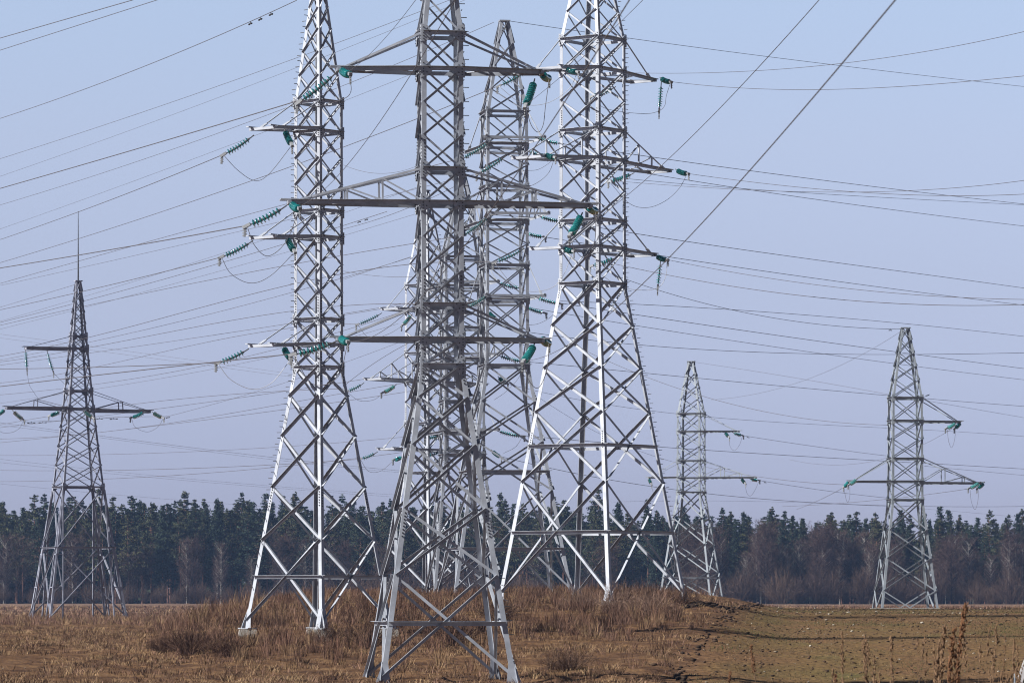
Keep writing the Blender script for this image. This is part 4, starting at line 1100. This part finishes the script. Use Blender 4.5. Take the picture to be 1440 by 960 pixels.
# single dry bushes
M['bush'] = foliage('dry_bush_twigs', (0.054, 0.028, 0.019), (0.088, 0.054, 0.038))
M['bush_pale'] = foliage('pale_bush_twigs', (0.126, 0.082, 0.063), (0.164, 0.107, 0.082))
bsh = [make_bush(90+i, 1.0, w_, 150, .007) for i, w_ in enumerate([.9, 1.1, .8])]
bshp = [make_bush(95+i, 1.0, w_, 170, .006) for i, w_ in enumerate([.9, 1.05])]
for q in bsh: finish(q, M['bush'])
for q in bshp: finish(q, M['bush_pale'])
for px, Y, h, w_, pale_, lab in [
    (268, 146, 1.0, 1.5, 0, 'dark brown shrub standing left of the white pylon, largest on that side'), (322, 143, .75, 1.1, 0, 'low dark brown shrub just below the left foot of the white pylon'),
    (230, 150, .55, .9, 0, 'small brown shrub, leftmost of those by the white pylon'), (520, 150, .9, 1.2, 0, 'brown shrub between the white pylon and the left leg of the nearest grey pylon'),
    (640, 150, 1.0, 1.3, 0, 'brown shrub seen through the base of the nearest grey pylon'), (800, 134, .7, 1.2, 0, 'low dark shrub at the photo bottom right of the nearest grey pylon'),
    (868, 176, 1.25, 1.4, 1, 'pale grey twiggy shrub in front of the right foot of the broad white pylon'), (915, 172, 1.05, 1.3, 1, 'pale grey twiggy shrub nearest the dark earth heap'),
    (820, 180, .9, 1.2, 1, 'pale low shrub left of the front foot of the broad white pylon'), (960, 186, .8, 1.1, 0, 'brown shrub at the right foot of the broad white pylon'),
    (700, 170, .9, 1.3, 0, 'brown shrub just right of the right leg of the nearest grey pylon'), (460, 152, .7, 1.0, 0, 'low brown shrub at the front foot of the white pylon')]:
    X = (px-720)*Y/F; o = link('dry_bush', (bshp if pale_ else bsh)[rr.integers(2)]); o.location = (X, Y, gz1(X, Y)); o.rotation_euler = (0, 0, rr.random()*6.28)
    o.scale = (w_*.9, w_*.9, h); tag(o, lab, 'shrub', 'dry shrubs on the mound')

# foreground stalks
M['stem'] = plain('dry_stem', (0.140, 0.084, 0.045), .8); M['seed'] = plain('rust_seed_head', (0.119, 0.052, 0.020), .9, 0, .4, 30)
M['seed_pale'] = plain('straw_seed_head', (0.140, 0.081, 0.042), .9, 0, .3, 30)
def stalk(x0, x1, ytop, Y, head, label, group, fat=1.0, pale_=False):
    X0 = (x0-720)*Y/F; z0 = gz1(X0, Y); top = at(x1, ytop, Y)
    rt = empty('grass_stalk', (X0, Y, z0)); tag(rt, label, 'grass stalk', group)
    d = top - Vector((X0, Y, z0)); st = MB()
    pos = lambda f: Vector((d.x*f**1.6, 0, d.z*f)); st.tube([pos(f)-Vector((0, 0, .05*(f == 0))) for f in np.linspace(0, 1, 8)], .0045*fat, 5, .002); st.build('stem', M['stem'], rt)
    if head > 0:
        hd = MB()
        for k in range(int(130*head*fat)):
            f = 1 - head*rng.random(); p = pos(f); w_ = .013*fat*(.35 + (1-f)/head*.9)
            q = p + Vector((rng.normal()*w_*.6, rng.normal()*w_*.6, rng.normal()*.012))
            hd.lathe(q, (rng.normal()*.4, rng.normal()*.4, 1), [(0, .001), (.014, .009), (.032, .008), (.05, .001)], 4)
        hd.build('seed_head', M['seed_pale'] if pale_ else M['seed'], rt)
stalk(1332, 1358, 852, 48, .75, 'tallest rusty grass stalk leaning right at the lower right, thick seed head', 'dry stalks in the foreground', 3.4)
stalk(1326, 1342, 884, 48, .55, 'rusty grass stalk just left of the tallest one', 'dry stalks in the foreground', 2.4)
stalk(1312, 1329, 882, 46, .6, 'fuzzy straw grass stalk, second left of the tallest one', 'dry stalks in the foreground', 2.2, True)
stalk(1306, 1322, 905, 47, .5, 'shorter straw stalk third left of the tallest one', 'dry stalks in the foreground', 2.0, True)
for k in range(34):
    x = rng.uniform(1180, 1450) if k > 9 else rng.uniform(1270, 1440); yt = rng.uniform(880, 950)
    stalk(x, x + rng.normal()*9, yt, rng.uniform(44, 62), .3*rng.random() + .1, 'thin pale dead stalk among the blurred weeds at the lower right', 'thin stalks at the lower right', .6 + .5*rng.random(), True)
stalk(1066, 1056, 908, 80, .35, 'forked brown weed alone at the bottom of the sown field', 'dry stalks in the foreground', 2.2)
stalk(1022, 1027, 945, 80, .7, 'short dark seed stalk at the photo bottom left of the forked weed', 'dry stalks in the foreground', 1.8)
stalk(1176, 1175, 950, 70, .7, 'short dark seed stalk at the photo bottom right of the forked weed', 'dry stalks in the foreground', 1.8)

# corner of a white-edged green plate on a short pipe
sg = empty('field_marker', at(1441, 975, 60)); tag(sg, 'white-edged green plate beside a short pale pipe, cut by the lower right corner', 'marker')
o0 = sg.location
white = plain('white_enamel', (0.525, 0.525, 0.539), .4, 0, .05); grn = plain('green_enamel', (0.007, 0.063, 0.042), .4, 0, .1)
pp = MB(); pp.tube([at(1427, 990, 60)-o0, at(1427, 946.5, 60)-o0], .012, 10); pp.build('pipe', M['steel_pale'], sg)
k = MB(); A, B_ = at(1432, 962, 60)-o0, at(1450, 912, 60)-o0
k.bar(A + Vector((0, 0, -.35)) - Vector((.04, 0, 0)), A, .08, .03, (0, 1, 0)); k.bar(A, B_, .085, .03, (0, 1, 0)); k.build('white_edge', white, sg)
k = MB(); e = Vector((.05, .012, -.03)); k.add([A + e, B_ + e, B_ + e + Vector((.3, 0, 0)), A + e + Vector((.3, 0, -.3)), A + e + Vector((0, 0, -.35))], [(0, 1, 2, 3, 4)])
k.add([A + e + Vector((0, .02, 0)), B_ + e + Vector((0, .02, 0)), B_ + e + Vector((.3, .02, 0)), A + e + Vector((.3, .02, -.3)), A + e + Vector((0, .02, -.35))], [(4, 3, 2, 1, 0)])
k.build('green_panel', grn, sg)
